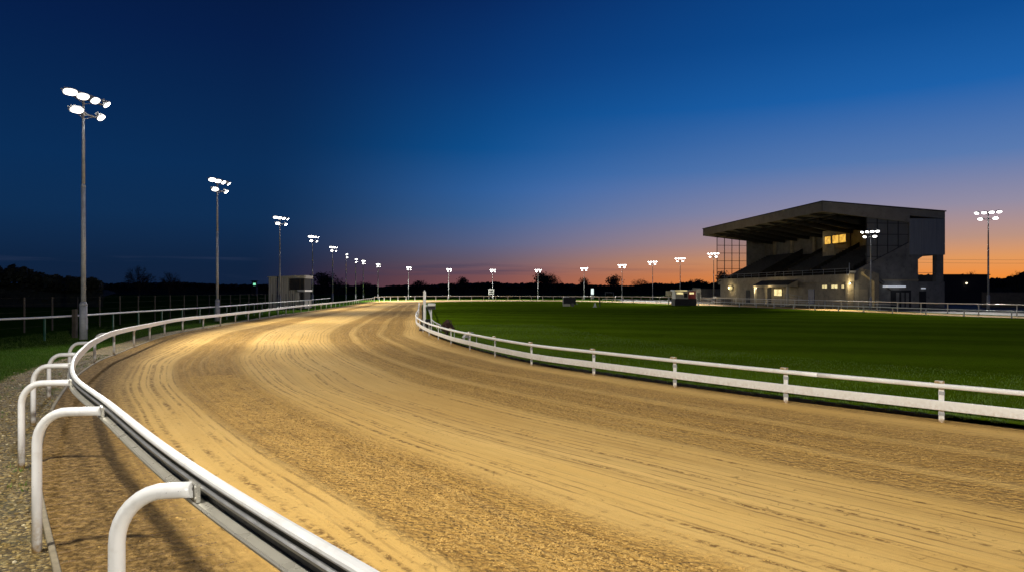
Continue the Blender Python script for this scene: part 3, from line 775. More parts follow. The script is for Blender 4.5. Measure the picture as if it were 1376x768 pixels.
# roof
bm=bmesh.new(); prism(bm,[(0,15.5),(0,14.08),(.25,14.08),(1.4,14.5),(VB,13.2),(VB,14.25)],0,L); obj('roof',bm,M['fascia'],gs)
bm=bmesh.new(); prism(bm,[(-.12,15.62),(-.12,15.46),(.0,15.503),(VB+.12,14.253),(VB+.12,14.4)],-.15,L+.15); obj('roof_edge',bm,M['roofdark'],gs)
# end fascia deepening towards the rear (photo: lower edge runs from the front corner to the rear block)
for y0,y1 in ((-.06,.30),(L-.30,L+.06)):
    bm=bmesh.new(); prism(bm,[(.0,15.44),(.0,14.05),(6.9,13.3),(VR,12.6),(VR,roofz(VR)-.06)],y0,y1); obj('end_fascia',bm,M['fascia'],gs)
# underside beams
for i in range(1,10):
    bm=bmesh.new(); y=i*L/10; prism(bm,[(.6,14.3),(.6,14.1),(9,12.5),(VR,12.0),(VR,13.6),(6,14.1)],y-.12,y+.12); obj('roof_truss',bm,M['roofdark'],gs)
for v in (2.5,5,7.5,10,12.5): obj('purlin',box(v-.08,v+.08,.3,L-.3,13.75-v*.02,13.95-v*.02),M['roofdark'],gs)
# rear block (upper) and back structure
bm=bmesh.new(); bx(bm,VR,VB,0,L,7.8,13.19); obj('rear_block',bm,M['panel'],gs)
# end rake walls
for y0,y1 in ((0.05,.5),(L-.5,L-.05)):
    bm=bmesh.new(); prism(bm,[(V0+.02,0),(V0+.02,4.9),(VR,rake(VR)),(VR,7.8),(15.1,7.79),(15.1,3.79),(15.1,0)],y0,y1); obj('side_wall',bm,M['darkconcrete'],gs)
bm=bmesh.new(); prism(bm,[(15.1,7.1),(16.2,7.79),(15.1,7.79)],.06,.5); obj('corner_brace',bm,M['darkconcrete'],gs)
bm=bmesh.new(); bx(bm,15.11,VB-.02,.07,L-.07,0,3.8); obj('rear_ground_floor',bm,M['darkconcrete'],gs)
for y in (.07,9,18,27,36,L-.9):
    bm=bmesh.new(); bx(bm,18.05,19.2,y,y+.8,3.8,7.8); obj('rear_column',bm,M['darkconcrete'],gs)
bm=bmesh.new(); tube(bm,[(15.1,.3,5.12),(18.1,.3,5.12)],.03,6); obj('hand_rail',bm,M['galv'],gs)
# front wall
bm=bmesh.new(); bx(bm,V0,V0+.3,.5,L+.9,0,4.0); obj('front_wall',bm,M['concrete'],gs)
bm=bmesh.new(); bx(bm,V0-.35,V0+.5,-.4,L+1.2,3.75,4.9); obj('parapet',bm,M['concrete'],gs)
# seating tiers
bm=bmesh.new(); nst=16
for i in range(nst):
    v0=V0+.5+i*(VR-V0-.5)/nst; v1=V0+.5+(i+1)*(VR-V0-.5)/nst; z=rake(v0)
    bx(bm,v0,v1+.02,.5,L-.5,z-1.2,z+.0)
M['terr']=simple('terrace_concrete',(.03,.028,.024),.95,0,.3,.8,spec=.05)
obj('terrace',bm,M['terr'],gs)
for b0,b1 in ((2,11),(12.6,21.5),(30,43)):
    for i in range(2,nst):
        v0=V0+.5+i*(VR-V0-.5)/nst; z=rake(v0); bm=bmesh.new()
        prism(bm,[(v0+.08,z+.36),(v0+.34,z+.36),(v0+.34,z+.75),(v0+.38,z+.75),(v0+.38,z+.30),(v0+.30,z+.30),(v0+.30,z-.0),(v0+.26,z-.0),(v0+.26,z+.30),(v0+.08,z+.30)],b0,b1); obj('bench',bm,M['seat'],gs)
for y in (11.8,22,29.5):
    bm=bmesh.new()
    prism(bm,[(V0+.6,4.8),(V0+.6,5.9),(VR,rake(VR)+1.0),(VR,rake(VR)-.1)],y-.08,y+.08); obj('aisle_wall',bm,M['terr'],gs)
bm=bmesh.new()
for k in range(15):
    y=.8+k*3.1; tube(bm,[(V0+.1,y,4.9),(V0+.1,y,5.75)],.03,6)
tube(bm,[(V0+.1,.3,5.75),(V0+.1,L,5.75)],.03,6); tube(bm,[(V0+.1,.3,5.35),(V0+.1,L,5.35)],.02,6)
obj('terrace_hand_rail',bm,M['galv'],gs)
# rear inner wall with bays
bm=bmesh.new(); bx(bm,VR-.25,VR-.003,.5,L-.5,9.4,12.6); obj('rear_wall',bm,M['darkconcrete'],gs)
for y in (8,16.5,25,33,40):
    bm=bmesh.new(); bx(bm,VR-.7,VR-.26,y-.3,y+.3,8.9,12.9); obj('wall_pier',bm,M['concrete'],gs)
# commentary box
y0,y1=14.0,uy(1107,10.6)
cbm=bmesh.new(); bx(cbm,10.4,13.2,y0+.6,y1,8.3,12.7)
for q in ((10.4,10.75,8.3,12.7),(12.0,13.2,8.3,12.7)): bx(cbm,q[0],q[1],y0,y0+.6,q[2],q[3])
bx(cbm,10.75,12.0,y0,y0+.6,8.3,9.6); bx(cbm,10.75,12.0,y0,y0+.12,9.6,10.45); bx(cbm,10.75,12.0,y0,y0+.6,11.75,12.7)
cb=obj('commentary_box',cbm,M['concrete'],gs)
yw=[uy(p,10.4) for p in (1108.6,1116.5,1118.9,1127.2,1128.1,1136.8)]
for a,b in ((0,1),(2,3),(4,5)):
    w_=obj('window',box(10.36,10.39,yw[b],yw[a],10.4,11.7),M['winwarm'],cb)
    fr=bmesh.new(); lo,hi=yw[b],yw[a]
    bx(fr,10.33,10.42,lo-.08,lo,10.3,11.8); bx(fr,10.33,10.42,hi,hi+.08,10.3,11.8); bx(fr,10.33,10.42,lo-.08,hi+.08,11.7,11.8); bx(fr,10.33,10.42,lo-.08,hi+.08,10.3,10.4); obj('frame',fr,M['dark'],w_)
w_=obj('window',box(10.752,11.998,y0+.56,y0+.597,9.62,11.748),M['winwarm'],cb)
fr=bmesh.new(); bx(fr,10.67,12.08,y0-.06,y0-.005,10.37,10.45); bx(fr,10.67,12.08,y0-.06,y0-.005,11.75,11.83); bx(fr,10.67,10.75,y0-.06,y0-.005,10.45,11.75); bx(fr,12.0,12.08,y0-.06,y0-.005,10.45,11.75); obj('frame',fr,M['dark'],w_)
# people standing in the box: build small silhouettes later
PERSON_AT=(11.2,y0+.36,9.61)
# glazed end screens
def screen(y,mat,vs,v_a,v_b,name):
    g=bmesh.new(); prism(g,[(v_a,rake(v_a)+.05),(v_b,rake(v_b)+.05),(v_b,roofz(v_b)-1.0),(v_a,roofz(v_a)-1.0)],y-.012,y+.012)
    sgl=obj(name,g,mat,gs); f=bmesh.new(); n=vs
    for i in range(n+1):
        v=v_a+(v_b-v_a)*i/n; bx(f,v-.06,v+.06,y-.06,y+.06,rake(v),roofz(v)-1.0)
    z=rake(v_a)+1.25
    while z<roofz(v_b)-1.0:
        vmax=min(v_b,V0+(z-4.8)/.505); 
        if vmax>v_a: bx(f,v_a,vmax,y-.045,y+.045,z-.045,z+.045)
        z+=1.65
    prism(f,[(v_a,rake(v_a)-.1),(v_b,rake(v_b)-.1),(v_b,rake(v_b)+.12),(v_a,rake(v_a)+.12)],y-.07,y+.07)
    obj('mullions',f,M['roofdark'],sgl)
screen(.25,M['dustglass'],4,7.05,VR,'end_screen')
screen(L-.2,M['glass'],4,3.0+V0*.0,9.6,'end_screen')
bm=bmesh.new(); bx(bm,9.6,VR,L-.5,L-.1,rake(9.6)-.5,13.2); obj('end_screen_wall',bm,M['darkconcrete'],gs)
# front wall openings
def fr_item(name,pxa,pxb,ya,yb,mat,th=.06,parent=gs,v=V0,frame=None):
    a,b=uy(pxb,v),uy(pxa,v); mid=(a+b)/2; d=100+.994*mid
    z1=H+(HY-ya)/F*d; z0=max(.05,H+(HY-yb)/F*d)
    o=obj(name,box(v-th,v-.003,a,b,z0,z1),mat,parent)
    if frame:
        f=bmesh.new(); w=.09
        bx(f,v-th-.02,v-.002,a-w,a,z0-w,z1+w); bx(f,v-th-.02,v-.002,b,b+w,z0-w,z1+w); bx(f,v-th-.02,v-.002,a,b,z1,z1+w); bx(f,v-th-.02,v-.002,a,b,z0-w,z0)
        bx(f,v-th-.02,v-.002,mid-.03,mid+.03,z0,z1); obj('frame',f,frame,o)
    return o
fr_item('window',1040.5,1051,388.2,397,M['winyel'],frame=M['dark'])
fr_item('window',1105.3,1111.8,382.8,387.0,M['winyel'],frame=M['concrete'])
fr_item('window',1117.5,1126,382.5,387.0,M['winyel'],frame=M['concrete'])
fr_item('window',1131.5,1134.8,382.5,387.0,M['winyel'],frame=M['concrete'])
fr_item('door',1002.7,1008,389.4,408,M['dark'])
fr_item('door',1086.3,1094.5,388,408,M['blue'])
fr_item('door',1031.5,1036.5,386.5,408,M['dark'])
# round lamp on the wall
a=uy(984.2,V0); d=100+.994*a; z=H+(HY-386.6)/F*d
bm=bmesh.new(); bmesh.ops.create_icosphere(bm,subdivisions=3,radius=.42,matrix=Matrix.Translation((V0-.46,a,z))); lp_=obj('round_lamp',bm,M['winyel'],gs)
bm=bmesh.new(); tube(bm,[(V0-.14,a,z),(V0-.005,a,z)],.30,20); obj('lamp_base',bm,M['greypaint'],lp_)
# porch
a,b=uy(1063,V0-1.6),uy(1016,V0-1.6)
bm=bmesh.new(); prism(bm,[(V0-2.2,3.35),(V0-2.2,3.1),(V0-.4,3.1),(V0-.4,4.15),(V0-.6,4.15)],a,b); po=obj('porch_roof',bm,M['concrete'],gs)
bm=bmesh.new(); prism(bm,[(V0-2.3,3.36),(V0-.55,4.19),(V0-.55,4.25),(V0-2.3,3.42)],a-.1,b+.1); obj('roofing',bm,M['roofdark'],po)
for y in (b-.4,a+.5): obj('porch_post',box(V0-2.1,V0-1.75,y-.15,y+.15,0,3.1),M['cream'],gs)
# near corner ground level: pier, shutter, buttress, entrance
obj('corner_pier',box(V0-.32,V0+.6,-.1,.48,0,3.74),M['concrete'],gs)
obj('shutter',box(vx(1148),vx(1166),-.02,.04,0,2.7),M['shutter'],gs)
bm=bmesh.new(); prism(bm,[(vx(1177),0),(vx(1177),4.9),(vx(1160),5.6),(vx(1157),5.2),(vx(1157),4.9),(vx(1171),3.8),(vx(1171),0)],-.7,.03); obj('buttress',bm,M['concrete'],gs)
bm=bmesh.new(); prism(bm,[(vx(1160),5.6),(vx(1166),5.5),(vx(1196),2.9),(vx(1196),2.5),(vx(1177.2),4.0),(vx(1177.2),4.6)],-.45,.04); obj('stair_flank',bm,M['darkconcrete'],gs)
obj('entrance',box(vx(1197),vx(1224),-.03,.04,0,2.55),M['dark'],gs)
for p in (1204,1211,1217): obj('door_leaf',box(vx(p),vx(p+4),-.06,-.035,0,2.2),M['darkconcrete'],gs)
obj('canopy_lamp',box(vx(1186),vx(1210),-1.2,.0,2.95,3.2,bevel=.05),M['tube'],gs)
obj('door',box(vx(1235.5),vx(1244.5),.0,.06,0,2.4),M['dark'],gs)
obj('door_lamp',box(vx(1238),vx(1243),-.15,.05,2.75,2.9),M['tube'],gs)
bm=bmesh.new(); bx(bm,vx(1170),15.1,-.05,.04,3.9,4.15); obj('string_course',bm,M['concrete'],gs)
# wall camera mast on the pier
bm=bmesh.new(); tube(bm,[(V0-.2,-.3,3.3),(V0-.2,-.3,6.5)],.06,8); bx(bm,V0-.2,V0+.7,-.5,-.2,5.1,5.35); bx(bm,V0-.5,V0-.2,-.4,-.1,4.7,4.9); obj('camera_pole',bm,M['greypaint'],gs)
bm=bmesh.new(); bmesh.ops.create_icosphere(bm,subdivisions=2,radius=.13,matrix=Matrix.Translation((V0-.25,-.5,3.5))); obj('pier_lamp',bm,M['bulb'],gs)
bm=bmesh.new(); bmesh.ops.create_icosphere(bm,subdivisions=2,radius=.09,matrix=Matrix.Translation((V0-1.9,b-.7,2.95))); obj('porch_lamp',bm,M['bulb'],gs)
# point lights for the pier, porch and round lamps, and others without any fitting
for (lx,ly,lz,e) in ((V0-.7,-.9,3.4,170),(V0-2.6,b-.7,2.6,110),(V0-1.2,uy(984.2,V0),3.0,90),(V0-3.0,20,3.2,70),(9.6,18,11.2,20)):
    l=bpy.data.lights.new('stand_point_light','POINT'); l.energy=e; l.color=(1,.8,.45); l.shadow_soft_size=.2
    o=bpy.data.objects.new('stand_point_light',l); COL.objects.link(o); o.parent=gs; o.location=(lx,ly,lz)
# steps rail
sr=thing('ramp_rail','sloping white hand rail beside the ramp in front of the grandstand windows','hand rail',W(1060,114))
bm=bmesh.new(); p0=W(1055,114)-sr.location; 
for dz in (0,.45): tube(bm,[(-.6,0,2.0-dz),(1.5,-.4,1.6-dz),(2.9,-.6,1.35-dz),(3.15,-.6,1.1-dz*.7),(3.2,-.6,.0)],.035,6)
tube(bm,[(-.6,0,2.0),(-.6,0,0)],.035,6); tube(bm,[(1.5,-.4,1.6),(1.5,-.4,0)],.035,6)
obj('rail',bm,M['greypaint'],sr)

M['asphalt']=simple('apron_asphalt',(.03,.028,.025),.9,0,.25,.4,bump=.004,bscale=60)
ap=[(26.5,163),(34,144),(39,127),(42.3,112),(45.2,95.5),(48,77),(51,66.8),(60.5,51.5),(120,60),(120,175),(60,190),(28,185)]
tag(obj('apron',polysheet(ap,-.012),M['asphalt']),kind='structure')
# ------------------------------------------------------------------ judge cabin at left
d=96.0
cx0,cx1=(361-PX)/F*d,(409-PX)/F*d
ztop=H+(HY-372)/F*d
jc=thing('judge_cabin','tall pale corrugated judge cabin with dark balcony window beyond the left rails','cabin',(cx0,d,0),math.radians(4))
wd=cx1-cx0; ws=wd*.72
obj('body',box(0,ws,0,4.5,0,ztop-.05),M['corr'],jc)
bm=bmesh.new(); prism(bm,[(-.12,ztop-.05),(-.12,ztop+.05),(wd+.1,ztop+.25),(wd+.1,ztop-.2),(ws,ztop-.2),(ws,ztop-.05)],-.25,4.6); obj('roof',bm,M['cream'],jc)
obj('observation_room',box(ws*.80,wd-.1,-.16,4.4,2.6,ztop-.22),M['dark'],jc)
fr=bmesh.new()
for x in (ws*.8,wd*.86,wd-.14): bx(fr,x,x+.1,-.24,-.14,0 if x>ws else 2.55,ztop-.22)
obj('frame',fr,M['darktimber'],jc)
obj('sill',box(wd*.80,wd+.05,-.28,4.4,2.35,2.6),M['white'],jc)
obj('lower_window',box(wd*.88,wd-.2,-.08,4.2,1.2,2.34),M['dark'],jc)
obj('lower_panel',box(wd*.80,wd-.05,-.12,4.3,0,1.2),M['cream'],jc)
jl=bpy.data.objects.new
# beacon tower
bt=thing('beacon_tower','tiny dark tower with a green light on the far left skyline','tower',W(342,330))
bm=bmesh.new(); bx(bm,-1.2,1.2,-1.2,1.2,0,4.6); bx(bm,-.9,.9,-.9,.9,4.6,6.9); bx(bm,-1.4,1.4,-1.4,1.4,6.9,7.2); obj('shaft',bm,M['dark'],bt)
obj('lamp',box(-.3,.9,-1.0,-.91,5.0,6.0),M['green_lamp'],bt)

# ------------------------------------------------------------------ infield items
wp=thing('winning_post','tall slim white winning post standing inside the bend of the inner rail','post',W(570.5,42.5))
bm=bmesh.new(); bx(bm,-.075,.075,-.075,.075,0,2.42); obj('board',bm,M['white'],wp)
bm=bmesh.new(); prism(bm,[(-.075,2.42),(.075,2.42),(.0,2.54)],-.075,.075); obj('tip',bm,M['white'],wp)
obj('foot',box(-.3,.3,-.3,.3,0,.12,bevel=.02),M['darktimber'],wp)
sgn_=thing('camera_stand','white post carrying a small flat pale box beside the winning post','stand',W(579.5,42))
obj('post',box(-.035,.035,-.035,.035,0,1.35),M['white'],sgn_)
obj('head_box',box(-.20,.24,-.15,.15,1.55,1.72,bevel=.03),M['white'],sgn_)
obj('bracket',box(-.25,.25,-.1,.1,1.35,1.55),M['dark'],sgn_)
def crown(seed,w,h,n,leaf,dens=1.0,base=.0,twigs=0):
    r=random.Random(seed); v=[];f=[]
    cl=[]
    for i in range(max(6,int(9*dens))):
        a=r.uniform(0,6.28); rr=r.random()**.5; zz=r.uniform(.25,1.0)
        sh=math.sqrt(max(0.05,1-((zz-.5)/.62)**2)); cl.append((math.cos(a)*rr*w*.38*sh,math.sin(a)*rr*w*.38*sh,base+zz*h*.86,r.uniform(.16,.30)*min(w,h)))
    for i in range(n):
        c=r.choice(cl); d=Vector((r.gauss(0,1),r.gauss(0,1),r.gauss(0,1))).normalized()*c[3]*r.random()**.35
        p=Vector(c[:3])+d
        if p.z<base: p.z=base+r.random()*.2*h
        s=leaf*r.uniform(.5,1.4); q=Vector((r.gauss(0,1),r.gauss(0,1),r.gauss(0,1))).normalized(); t=q.orthogonal().normalized(); b=q.cross(t); k=len(v)
        v+=[tuple(p-t*s),tuple(p+b*s*.6),tuple(p+t*s),tuple(p-b*s*.6)]; f.append((k,k+1,k+2,k+3))
    for i in range(twigs):
        c=r.choice(cl); o=Vector((0,0,base+h*.15)); e=Vector(c[:3])+Vector((r.gauss(0,1),r.gauss(0,1),abs(r.gauss(0,1)))).normalized()*c[3]*1.15
        m_=o.lerp(e,r.uniform(.5,.8))+Vector((r.gauss(0,.05)*w,r.gauss(0,.05)*w,r.gauss(0,.04)*h)); th=leaf*.22
        k=len(v); x=Vector((1,0,0))*th
        v+=[tuple(m_-x),tuple(m_+x),tuple(e)]; f.append((k,k+1,k+2))
    me=bpy.data.meshes.new('crown'); me.from_pydata(v,[],f); return me
def trunk_mesh(h,r0,seed,spread):
    r=random.Random(seed); bm=bmesh.new(); tube(bm,[(0,0,-.2),(r.uniform(-.1,.1),0,h*.3),(0,r.uniform(-.1,.1),h*.55),(r.uniform(-.2,.2),0,h*.8)],[r0,r0*.8,r0*.55,r0*.2],8)
    for i in range(7):
        a=r.uniform(0,6.28); z=h*r.uniform(.25,.55); l=spread*r.uniform(.6,1)
        tube(bm,[(0,0,z),(math.cos(a)*l*.5,math.sin(a)*l*.5,z+h*.15),(math.cos(a)*l,math.sin(a)*l,z+h*.35)],[r0*.4,r0*.25,r0*.08],6)
    m=bpy.data.meshes.new('trunk'); bm.to_mesh(m); bm.free(); return m
cm=crown(3,.74,.82,1100,.055,2.4)
bb=thing('small_bush','rounded dark brown bush on the turf behind the inner rail','bush',W(601.3,37.5,.05))
obj('foliage',cm,M['bush'],bb); bm=bmesh.new(); tube(bm,[(0,0,-.05),(0,0,.4)],[.05,.03],6); obj('stem',bm,M['bark'],bb)
cm=crown(4,.42,.8,500,.05,1.8)
bb=thing('small_bush','narrow upright black shrub between the winning post and the camera stand','bush',W(574.6,41,.05))
obj('foliage',cm,M['dark'],bb); bm=bmesh.new(); tube(bm,[(0,0,-.05),(0,0,.4)],[.05,.03],6); obj('stem',bm,M['bark'],bb)
M['boxgrey']=simple('dull_grey_plastic',(.20,.20,.19),.6,0,.15,6)
lb=thing('loudspeaker_box','small grey wedge shaped box on the grass behind the inner rail','box',W(628,31.5,.06),math.radians(20))
bm=bmesh.new(); prism(bm,[(-.22,.28),(.10,.28),(.26,.52),(-.02,.52)],-.16,.16); obj('case',bm,M['boxgrey'],lb)
obj('leg',box(-.2,-.15,-.1,.1,0,.29),M['galv'],lb); obj('leg',box(.05,.1,-.1,.1,0,.29),M['galv'],lb)
# equipment trailer far on the infield
d=104
et=thing('equipment_trailer','dark boxy trailer with a pale panel parked far out on the infield','trailer',W(757,d,.06))
s=d/F
obj('body',box(0,17*s*1.0,0,1.6,.35,1.40,bevel=.04),M['dark'],et)
obj('pale_panel',box(-.1,9*s,-.12,-.01,.05,.42),M['cream'],et)
obj('lid',box(.1,8*s,-.05,1.5,1.41,1.52),M['greypaint'],et)
obj('drawbar',box(17*s,20*s,.7,.8,.35,.45),M['galv'],et)
for x in (.5,1.4):
    bm=bmesh.new(); tube(bm,[(x,-.1,.28),(x,.12,.28)],.27,14); obj('wheel',bm,M['rubber'],et)
cn=thing('marker_cone','small white cone on the infield right of the dark trailer','cone',W(799.5,101,.06))
bm=bmesh.new(); tube(bm,[(0,0,.04),(0,0,.62)],[.22,.05],12); bx(bm,-.28,.28,-.28,.28,0,.04); obj('body',bm,M['white'],cn)
dp=tag(obj('marker_post',box(-.07,.07,-.07,.07,0,1.5),M['dark'],loc=W(806,103,.06)),'short black post next to the small white cone on the infield','post')
# timing kiosk
d=112
s=d/F
tk=thing('timing_kiosk','red and white kiosk with two lit signs standing on a black base','kiosk',W(907,d,.06))
wd=29*s
obj('base',box(0,wd,0,2.6,0,1.1),M['dark'],tk)
obj('cabin',box(.1,wd*.62,.1,2.5,1.1,2.35),M['cream'],tk)
obj('cabin_end',box(wd*.63,wd-.1,.1,2.5,1.1,2.5),M['red'],tk)
obj('roof',box(-.1,wd*.80,-.15,2.7,2.36,2.52),M['white'],tk)
obj('notice_board',box(wd*.82,wd*1.02,-.05,.02,2.35,2.85),M['cream'],tk)
obj('lit_sign',box(wd*.08,wd*.38,.05,.09,1.85,2.15),M['winyel'],tk); obj('lit_sign',box(wd*.68,wd*.88,.05,.09,1.85,2.15),M['winyel'],tk)
obj('window',box(wd*.42,wd*.58,.05,.09,1.3,2.0),M['dark'],tk)
obj('roof_lamp',box(.0,wd*.55,-.2,-.16,2.38,2.48),M['winyel'],tk)
ps=thing('post_sign','pale rectangular board on a post left of the timing kiosk','sign',W(898.5,118))
obj('board',box(-.5,.5,-.04,.04,1.55,2.45),M['cream'],ps); obj('post',box(-.06,.06,.05,.15,0,2.3),M['galv'],ps)
bl=thing('post_sign','pale upright board on the right side of the timing kiosk','sign',W(939,111))
obj('board',box(-.25,.25,-.04,.04,.9,2.15),M['cream'],bl); obj('post',box(-.05,.05,.05,.12,0,2.1),M['galv'],bl)
# white sign with dark emblem, far
sg=thing('square_sign','square white sign with a dark emblem on the far side below the tree line','sign',W(660,200))
obj('board',box(-.82,.82,-.05,.05,1.35,2.95),M['white'],sg)
em=bmesh.new(); bx(em,-.5,.5,-.07,-.052,2.3,2.62); bx(em,-.16,.16,-.07,-.052,1.6,2.29); bx(em,-.55,-.3,-.07,-.052,1.6,1.95); bx(em,.3,.55,-.07,-.052,1.6,1.95); obj('emblem',em,M['dark'],sg)
obj('post',box(-.7,-.6,.06,.16,0,2.6),M['galv'],sg); obj('post',box(.6,.7,.06,.16,0,2.6),M['galv'],sg)
sl=thing('lit_sign','narrow upright glowing white sign on the far side left of the round tree','sign',W(796,205))
obj('panel',box(-.38,.38,-.06,.06,1.4,3.05),M['winpale'],sl); obj('housing',box(-.46,.46,.07,.2,0,3.15),M['greypaint'],sl)
gm=thing('goal_frame','faint white goal frame on the far side right of the lit sign','goal',W(819,215))
bm=bmesh.new(); tube(bm,[(-1.3,0,0),(-1.3,0,1.9),(1.3,0,1.9),(1.3,0,0)],.05,6); obj('frame',bm,M['greypaint'],gm)
# crowd barriers + low white shelter left of the stand
cb0=W(972,128)
sh=thing('low_shelter','low flat roofed pale shelter on white posts left of the grandstand','shelter',cb0)
obj('roof',box(-1.6,2.2,-1,1,1.05,1.35,bevel=.04),M['cream'],sh)
for x in (-1.5,2.0):
    for y in (-.9,.85): obj('post',box(x,x+.1,y,y+.1,0,1.05),M['white'],sh)
obj('back_panel',box(-1.4,1.9,.5,.6,0,1.0),M['darktimber'],sh)
def barrier(loc,rz,label):
    t=thing('crowd_barrier',label,'barrier',loc,rz,'crowd barriers beside the track')
    bm=bmesh.new(); tube(bm,[(-1.1,0,.12),(-1.1,0,1.0),(1.1,0,1.0),(1.1,0,.12),(-1.1,0,.12)],.025,6)
    obj('frame',bm,M['greypaint'],t); bm=bmesh.new()
    for k in range(12): tube(bm,[(-.95+k*.17,0,.14),(-.95+k*.17,0,.98)],.012,5)
    obj('bars',bm,M['greypaint'],t)
    for x in (-.8,.8): obj('foot',box(x-.03,x+.03,-.3,.3,0,.06),M['galv'],t)
    return t
proto=None
for i,px in enumerate((944,951.5,958.5,965.5,973,980.5)):
    p=W(px,121+.6*i)
    if proto is None: proto=barrier(p,.15,'crowd barrier closest to the timing kiosk')
    else:
        c=copy_tree(proto); c.location=p; c.rotation_euler=(0,0,.15+.1*((i%3)-1)); c['label']=['','second crowd barrier to the right of the timing kiosk','third crowd barrier, left of the low shelter','fourth crowd barrier, below the left edge of the low shelter','fifth crowd barrier, in front of the low shelter','crowd barrier farthest from the kiosk, at the right end of the shelter'][i]
c=copy_tree(proto); c.location=W(1047,107); c.rotation_euler=(0,0,.3); c['label']='single crowd barrier below the lit porch window of the grandstand'
# low building and hedge blocks round the stand
lw=thing('low_building','long low dark building left of the grandstand behind the barriers','building',W(942,168))
obj('wall',box(0,8.6,0,5,0,2.9),M['concrete'],lw); obj('roof',box(-.2,8.7,-.2,5.2,2.9,3.1),M['roofdark'],lw)
rb=thing('service_building','dark flat roofed service building right of the grandstand','building',W(1268,128))
hz=H+(HY-369.5)/F*128
obj('wall',box(0,8.5,0,8,0,hz),M['dark'],rb); obj('roof',box(-.15,8.7,-.15,8.2,hz,hz+.15),M['roofdark'],rb)
bm=bmesh.new(); bmesh.ops.create_icosphere(bm,subdivisions=2,radius=.16,matrix=Matrix.Translation((4.2,-.15,H+(HY-380.4)/F*128))); obj('wall_lamp',bm,M['bulb'],rb)
tf=thing('timber_fence','tall close boarded timber fence at the far right edge','fence',W(1320,101))
bm=bmesh.new(); r=random.Random(2)
for k in range(90):
    x=k*.15; bx(bm,x,x+.138,r.uniform(0,.01),.03,0,2.25+r.uniform(-.02,.02))
M['fenceboard']=simple('weathered_fence_boards',(.12,.10,.075),.85,0,.3,2.0,bump=.004,bscale=20)
obj('boards',bm,M['fenceboard'],tf)
for k in range(6): obj('post',box(k*2.6-.05,k*2.6+.05,.04,.14,0,2.3),M['darktimber'],tf)
# overhead cables
cbm=bmesh.new()
for y,dz in ((354,0),(349.5,0)):
    za=H+(HY-y)/F*170
    pts=[(W(1180+ (1560-1180)*t,170).x,170,za+.4-1.5*(1-(2*t-1)**2)*.25) for t in [i/12 for i in range(13)]]
    tube(cbm,pts,.022,5)
ov=thing('power_line','overhead cables strung between wooden poles beyond the grandstand at right','power line',W(1180,170))
me=bpy.data.meshes.new('cables'); cbm.to_mesh(me); cbm.free(); o=obj('cables',me,M['dark'],ov); o.location=-ov.location
for px in (1180,1560):
    p=W(px,170)-ov.location; bm=bmesh.new(); tube(bm,[(0,0,-.1),(0,0,10.4)],[.15,.1],8); bx(bm,-.1,.1,-.9,.9,10.0,10.15); obj('pole',bm,M['darktimber'],ov,p)

# ------------------------------------------------------------------ trees and far wood
SKY=[(-250,352),(-60,356),(0,360),(30,359),(52,368),(83,373),(109,374),(125,374),(138,382),(165,381),(250,380),(297,383),(340,383),(380,384),(458,385),(500,384),(508,387),(530,384),(560,385),(600,382),(640,381),(665,380),(690,382),(715,381),(760,382),(800,384),(850,385),(880,381),(905,383),(927,379),(949,383),(962,380),(972,376),(990,374),(1040,378),(1205,378),(1222,370),(1300,370),(1330,374),(1352,374),(1376,366),(1460,362)]
def skyy(px):
    for (a,ya),(b,yb) in zip(SKY,SKY[1:]):
        if a<=px<=b: return ya+(yb-ya)*(px-a)/(b-a)
    return 380
def wood(name,label,pa,pb,dep,thick,leaf,n,core=.8):
    r=random.Random(11); v=[];f=[]
    step=2.5; px=pa; prev=None
    while px<=pb:
        d=dep(px); top=H+(HY-skyy(px))/F*d; top=max(1.5,top)*core*(1+.12*mnoise.noise(Vector((px*.13,0,5))))
        a=W(px,d); b=W(px,d+thick); k=len(v)
        v+=[(a.x,a.y,-.1),(a.x,a.y+thick*.08,top*.75),(a.x,a.y+thick*.3,top),(b.x,b.y-thick*.3,top*.97),(b.x,b.y,-.1)]
        if prev is not None:
            for j in range(4): f.append((prev+j,k+j,k+j+1,prev+j+1))
        prev=k; px+=step
    for i in range(n):
        px=r.uniform(pa,pb); d=dep(px)+r.random()*thick*.5; top=H+(HY-skyy(px))/F*dep(px); top=max(1.5,top)*(1+.10*mnoise.noise(Vector((px*.10,0,9)))+.06*mnoise.noise(Vector((px*.5,0,2))))
        z=top*(1-abs(r.gauss(0,.16))) if r.random()<.75 else top*r.random()
        p=W(px,d,max(.1,z)); s=leaf*r.uniform(.5,1.5); q=Vector((r.gauss(0,1),r.gauss(0,1),r.gauss(0,1))).normalized(); t=q.orthogonal().normalized(); b=q.cross(t); k=len(v)
        v+=[tuple(p-t*s),tuple(p+b*s*.7),tuple(p+t*s),tuple(p-b*s*.7)]; f.append((k,k+1,k+2,k+3))
    me=bpy.data.meshes.new(name); me.from_pydata(v,[],f)
    tag(obj(name,me,M['leaf']),label,'wood',kind='stuff')
wood('near_wood','dark mass of trees at the far left behind the boundary fence',-260,137,lambda p:105,14,.35,16000,core=.6)
wood('far_wood','low dark tree belt along the horizon beyond the track',120,1240,lambda p:400,30,1.1,14000)
wood('right_wood','dark bushes on the skyline behind the timber fence at right',1215,1480,lambda p:150,12,.35,5000)
